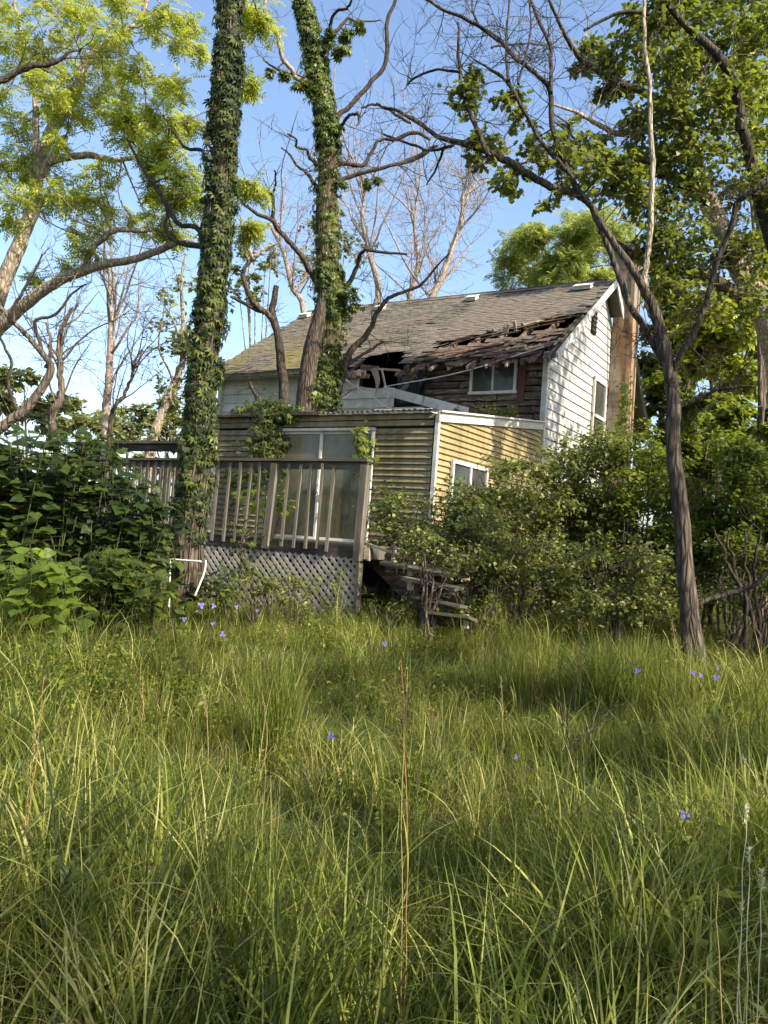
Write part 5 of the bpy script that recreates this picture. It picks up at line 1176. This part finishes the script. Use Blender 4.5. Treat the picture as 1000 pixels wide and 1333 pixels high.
# clumps of dark upright grass
for cx, cy, r, k_, sm in ((-.55, 5.0, .16, 3, 1.25), (-.45, 2.55, .3, 3, 1.1), (.9, 2.6, .3, 0, 1.15), (-1.3, 2.0, .35, 0, 1.15), (-.25, 2.0, .4, 0, 1.1), (.45, 1.75, .3, 0, 1.1), (1.3, 7.0, .3, 3, 1.15), (2.4, 7.2, .4, 3, 1.1), (1.9, 6.6, .3, 0, 1.1)):
    n = 34; x = cx + rng.normal(0, r * .5, n); y = cy + rng.normal(0, r * .5, n)
    P.append(np.stack([x, y, gz(x, y)], 1)); SCL.append(rng.uniform(.8, 1.1, n) * sm); ROT.append(np.stack([rng.normal(0, .1, n), rng.normal(0, .1, n), rng.uniform(0, 6, n)], 1)); IDX += [start[k_] + rng.randint(cnt[k_]) for _ in range(n)]
P = np.concatenate(P); SCL = np.concatenate(SCL); ROT = np.concatenate(ROT); IDX = np.array(IDX, np.int32)
me = bpy.data.meshes.new('grass'); me.vertices.add(len(P)); me.vertices.foreach_set('co', P.astype(np.float32).ravel())
for nm, ty, dat, key in (('tuft_index', 'INT', IDX, 'value'), ('tuft_scale', 'FLOAT', SCL.astype(np.float32), 'value'), ('tuft_turn', 'FLOAT_VECTOR', ROT.astype(np.float32).ravel(), 'vector')):
    at_ = me.attributes.new(nm, ty, 'POINT'); at_.data.foreach_set(key, dat)
me.materials.append(M['grass'])
go = bpy.data.objects.new('grass', me); COL.objects.link(go); tag(go, kind='stuff')
go['label'] = 'long uncut meadow grass covering the whole foreground up to the deck'; go['category'] = 'grass'
gn = bpy.data.node_groups.new('grass_nodes', 'GeometryNodeTree')
gn.interface.new_socket('Geometry', in_out='INPUT', socket_type='NodeSocketGeometry'); gn.interface.new_socket('Geometry', in_out='OUTPUT', socket_type='NodeSocketGeometry')
gi = gn.nodes.new('NodeGroupInput'); gout = gn.nodes.new('NodeGroupOutput'); ip = gn.nodes.new('GeometryNodeInstanceOnPoints')
ci = gn.nodes.new('GeometryNodeCollectionInfo'); ci.inputs['Collection'].default_value = GC; ci.inputs['Separate Children'].default_value = True; ci.inputs['Reset Children'].default_value = True
def na(nm, ty): n_ = gn.nodes.new('GeometryNodeInputNamedAttribute'); n_.data_type = ty; n_.inputs[0].default_value = nm; return n_.outputs[0]
ip.inputs['Pick Instance'].default_value = True
e2r = gn.nodes.new('FunctionNodeEulerToRotation'); gn.links.new(na('tuft_turn', 'FLOAT_VECTOR'), e2r.inputs[0])
lk = gn.links.new; lk(gi.outputs[0], ip.inputs['Points']); lk(ci.outputs[0], ip.inputs['Instance']); lk(na('tuft_index', 'INT'), ip.inputs['Instance Index'])
lk(e2r.outputs[0], ip.inputs['Rotation']); lk(na('tuft_scale', 'FLOAT'), ip.inputs['Scale']); lk(ip.outputs[0], gout.inputs[0])
md = go.modifiers.new('scatter', 'NODES'); md.node_group = gn

# ------------------------------------------------------------------ single stalks, flowers and seed heads
def gp(x, y, Y): p = at(x, y, Y); return np.array([p[0], p[1], float(gz(p[0], p[1]))])
def stalk(label, base_px, top_px, Y, leafm, head, group, r=.0028):
    b = gp(*base_px, Y); e = at(*top_px, Y); t = Tree('grass_stalk', label, 'stalk', b, 'bark_smooth', leafm, group)
    q = wob(smooth_path([b, (b + e) / 2 + rng.normal(0, .02, 3), e], 12), .004)
    mb = MB(); tube(mb, q, np.linspace(r, r * .45, 12), 5, False); mb.build('stem', M[leafm], t.root, t.off, True)
    n, L, sz = head
    if n:
        u = rng.rand(n); d = (q[-1] - q[-3]); d /= np.linalg.norm(d); P_ = e - d * L * u[:, None] + rng.normal(0, L * .035, (n, 3))
        mb = MB(); scatter(mb, T_RHL, P_, rand_rot(n, None, 1.0, np.tile(d * 2, (n, 1))), sz * rng.uniform(.6, 1.2, n)); mb.build('seed_head', M[leafm], t.root, t.off)
    mb = MB()
    for q_ in range(2): blade(mb, q[3 + 3 * q_], rng.uniform(.12, .25), .005, rng.uniform(.5, 1.1), rng.uniform(0, 6.28), 6)
    mb.build('leaf', M['grass'], t.root, t.off)
    return t
stalks = [((20, 1130), (57, 880), 3.0, 'red_straw', (0, .1, .01), 'leaning reddish dry stalk at the left edge of the meadow'), ((28, 1140), (45, 960), 3.0, 'straw', (40, .10, .012), 'pale dry stalk beside the leaning reddish one at left'),
          ((262, 1060), (266, 905), 4.2, 'straw', (120, .12, .014), 'upright tan seed stalk in the left middle of the meadow'), ((318, 900), (298, 845), 6.2, 'straw', (90, .14, .018), 'tan nodding seed head below the lattice'),
          ((345, 1020), (341, 900), 4.6, 'straw', (70, .12, .012), 'tan seed stalk right of the upright one'), ((272, 900), (270, 868), 6.6, 'red_straw', (50, .07, .015), 'small rusty seed head at left below the flowers'),
          ((525, 1300), (522, 860), 2.2, 'red_straw', (60, .16, .008), 'tallest thin reddish stalk near the middle of the picture'), ((530, 1290), (531, 870), 2.25, 'straw', (50, .12, .008), 'thin straw stalk close beside the tallest reddish one'),
          ((547, 1100), (545, 1000), 3.4, 'straw', (50, .08, .01), 'short tan stalk right of the two tall stalks'), ((755, 900), (757, 808), 6.4, 'straw', (260, .42, .03), 'thick pale grass plume before the right hand thicket'),
          ((882, 900), (875, 805), 6.4, 'straw', (120, .30, .016), 'slender pale plume leaning left before the slim trunk'), ((897, 890), (893, 830), 6.8, 'straw', (80, .20, .014), 'short plume at the foot of the slim trunk'),
          ((693, 900), (688, 850), 6.8, 'red_straw', (60, .2, .02), 'brownish plume left of the thick pale one'), ((358, 1110), (354, 1060), 3.2, 'red_straw', (60, .06, .012), 'small rusty tuft in the near left grass'),
          ((893, 1333), (890, 1180), 1.9, 'straw', (0, .1, .01), 'yellow straw stem near the lower right corner'), ((965, 1333), (935, 1150), 1.8, 'straw', (0, .1, .01), 'bright bent stem at the lower right corner'),
          ((985, 1330), (972, 1048), 2.0, 'cream', (60, .05, .012), 'tall stem with a cream seed head at the right edge'), ((975, 1330), (975, 1104), 1.95, 'cream', (60, .035, .012), 'cream seed head just below the tallest one at right'),
          ((998, 1330), (992, 1135), 1.9, 'cream', (80, .04, .014), 'cream seed head touching the right border'), ((968, 1300), (966, 1175), 1.9, 'cream', (45, .03, .012), 'lowest small cream seed head at right'),
          ((790, 1300), (770, 1085), 2.1, 'straw', (0, .1, .01), 'fine straw stem left of the violet flower at right'), ((655, 1000), (652, 880), 5.0, 'straw', (60, .15, .012), 'thin tan stalk in the right middle of the meadow'),
          ((180, 980), (186, 880), 5.0, 'straw', (50, .12, .012), 'thin tan stalk above the left grass'), ((95, 960), (88, 905), 5.2, 'red_straw', (40, .08, .012), 'small reddish seed head at far left')]
for bp, tp, Y, lm, hd, lab in stalks: stalk(lab, bp, tp, Y, lm, hd, 'single dry stalks standing above the grass', .0032 if Y > 2.5 else .002)
# black dead twiggy weed
Z_ = Tree('dead_weed', 'black leafless twiggy weed standing in the bright patch of grass', 'dead weed', gp(738, 985, 4.4), 'twig_dark', None)
for q in ([(738, 1010, .9), (742, 960, .9), (748, 900, .8), (752, 880, .5)], [(738, 990, .9), (732, 930, .8), (722, 890, .6), (720, 870, .4)], [(742, 965, .8), (765, 950, .8), (790, 925, .7), (808, 908, .5)], [(740, 980, .7), (765, 960, .6), (786, 940, .5), (802, 930, .4)]): Z_.limb(q, 4.4, sides=5)
Z_.bare(16, .12, .0016, levels=2); Z_.done()
Z2 = Tree('dead_weed', 'thin dark dead weed right of the tall red stalks', 'dead weed', gp(528, 930, 6.0), 'twig_dark', None)
for q in ([(530, 960, .9), (528, 900, .8), (522, 870, .5)], [(530, 940, .8), (536, 900, .6), (533, 880, .4)]): Z2.limb(q, 6.0, sides=5)
Z2.bare(8, .1, .0016, levels=2); Z2.done()
# violet three petalled flowers
fl = [(262, 788, 8.6, .055, 'largest violet bloom of the group before the lattice'), (278, 789, 8.6, .04, 'violet bloom just right of the largest one'), (290, 826, 7.6, .04, 'violet bloom lowest of the group before the lattice'), (240, 806, 8.4, .035, 'violet bloom leftmost of the group before the lattice'),
      (308, 790, 8.6, .032, 'small violet bloom at the lattice right of the pair'), (277, 812, 8.0, .032, 'violet bloom under the pair before the lattice'), (335, 795, 8.6, .03, 'tiny violet bloom nearest the middle of the lattice'), (431, 958, 4.7, .034, 'single violet bloom in the middle of the meadow'),
      (891, 1061, 3.3, .032, 'single violet bloom in the near grass at right'), (501, 838, 7.4, .035, 'single violet bloom below the broken stair'), (830, 873, 6.4, .035, 'violet bloom left of the slim trunk foot'), (903, 876, 6.3, .032, 'violet bloom at the foot of the slim trunk'), (912, 879, 6.3, .03, 'violet bloom close right of the one at the trunk foot'),
      (933, 869, 6.4, .036, 'violet bloom highest at right of the slim trunk'), (933, 882, 6.3, .036, 'violet bloom under the highest one at right'), (969, 989, 4.3, .024, 'dim violet bloom near the right edge'), (672, 985, 4.4, .02, 'tiny violet bloom in the right middle grass')]
for x, y, Y, r, lab in fl:
    c = at(x, y, Y); b = np.array([c[0] + .03, c[1], float(gz(c[0], c[1]))]); t = Tree('violet_flower', lab, 'flower', b, 'bark_smooth', None, 'violet flowers scattered in the grass')
    mb = MB(); tube(mb, smooth_path([b, (b + c) / 2 + [.02, 0, 0], c], 8), .0022, 4, False); mb.build('stem', M['grass'], t.root, t.off)
    a0 = rng.uniform(0, 6.28); Rt = rotm(math.radians(60) + rng.normal(0, .2), 0, rng.normal(0, .5))
    for k in range(3):
        a = a0 + k * 2.094; o = [(0, 0, 0), (-.38, .4, .1), (-.3, .85, .08), (0, 1, 0), (.3, .85, .08), (.38, .4, .1)]; v = np.array(o) * r * .8; ca, sa = math.cos(a), math.sin(a)
        v = v @ np.array([[ca, sa, 0], [-sa, ca, 0], [0, 0, 1]]); mb = MB(); mb.add(v @ Rt.T + c, [[0, 1, 2, 3], [0, 3, 4, 5]]); mb.build('petal', M['purple'], t.root, t.off)
    mb = MB()
    for k in range(2): blade(mb, b + (c - b) * .5, .18, .008, .8, rng.uniform(0, 6.28), 6)
    mb.build('leaf', M['grass'], t.root, t.off)
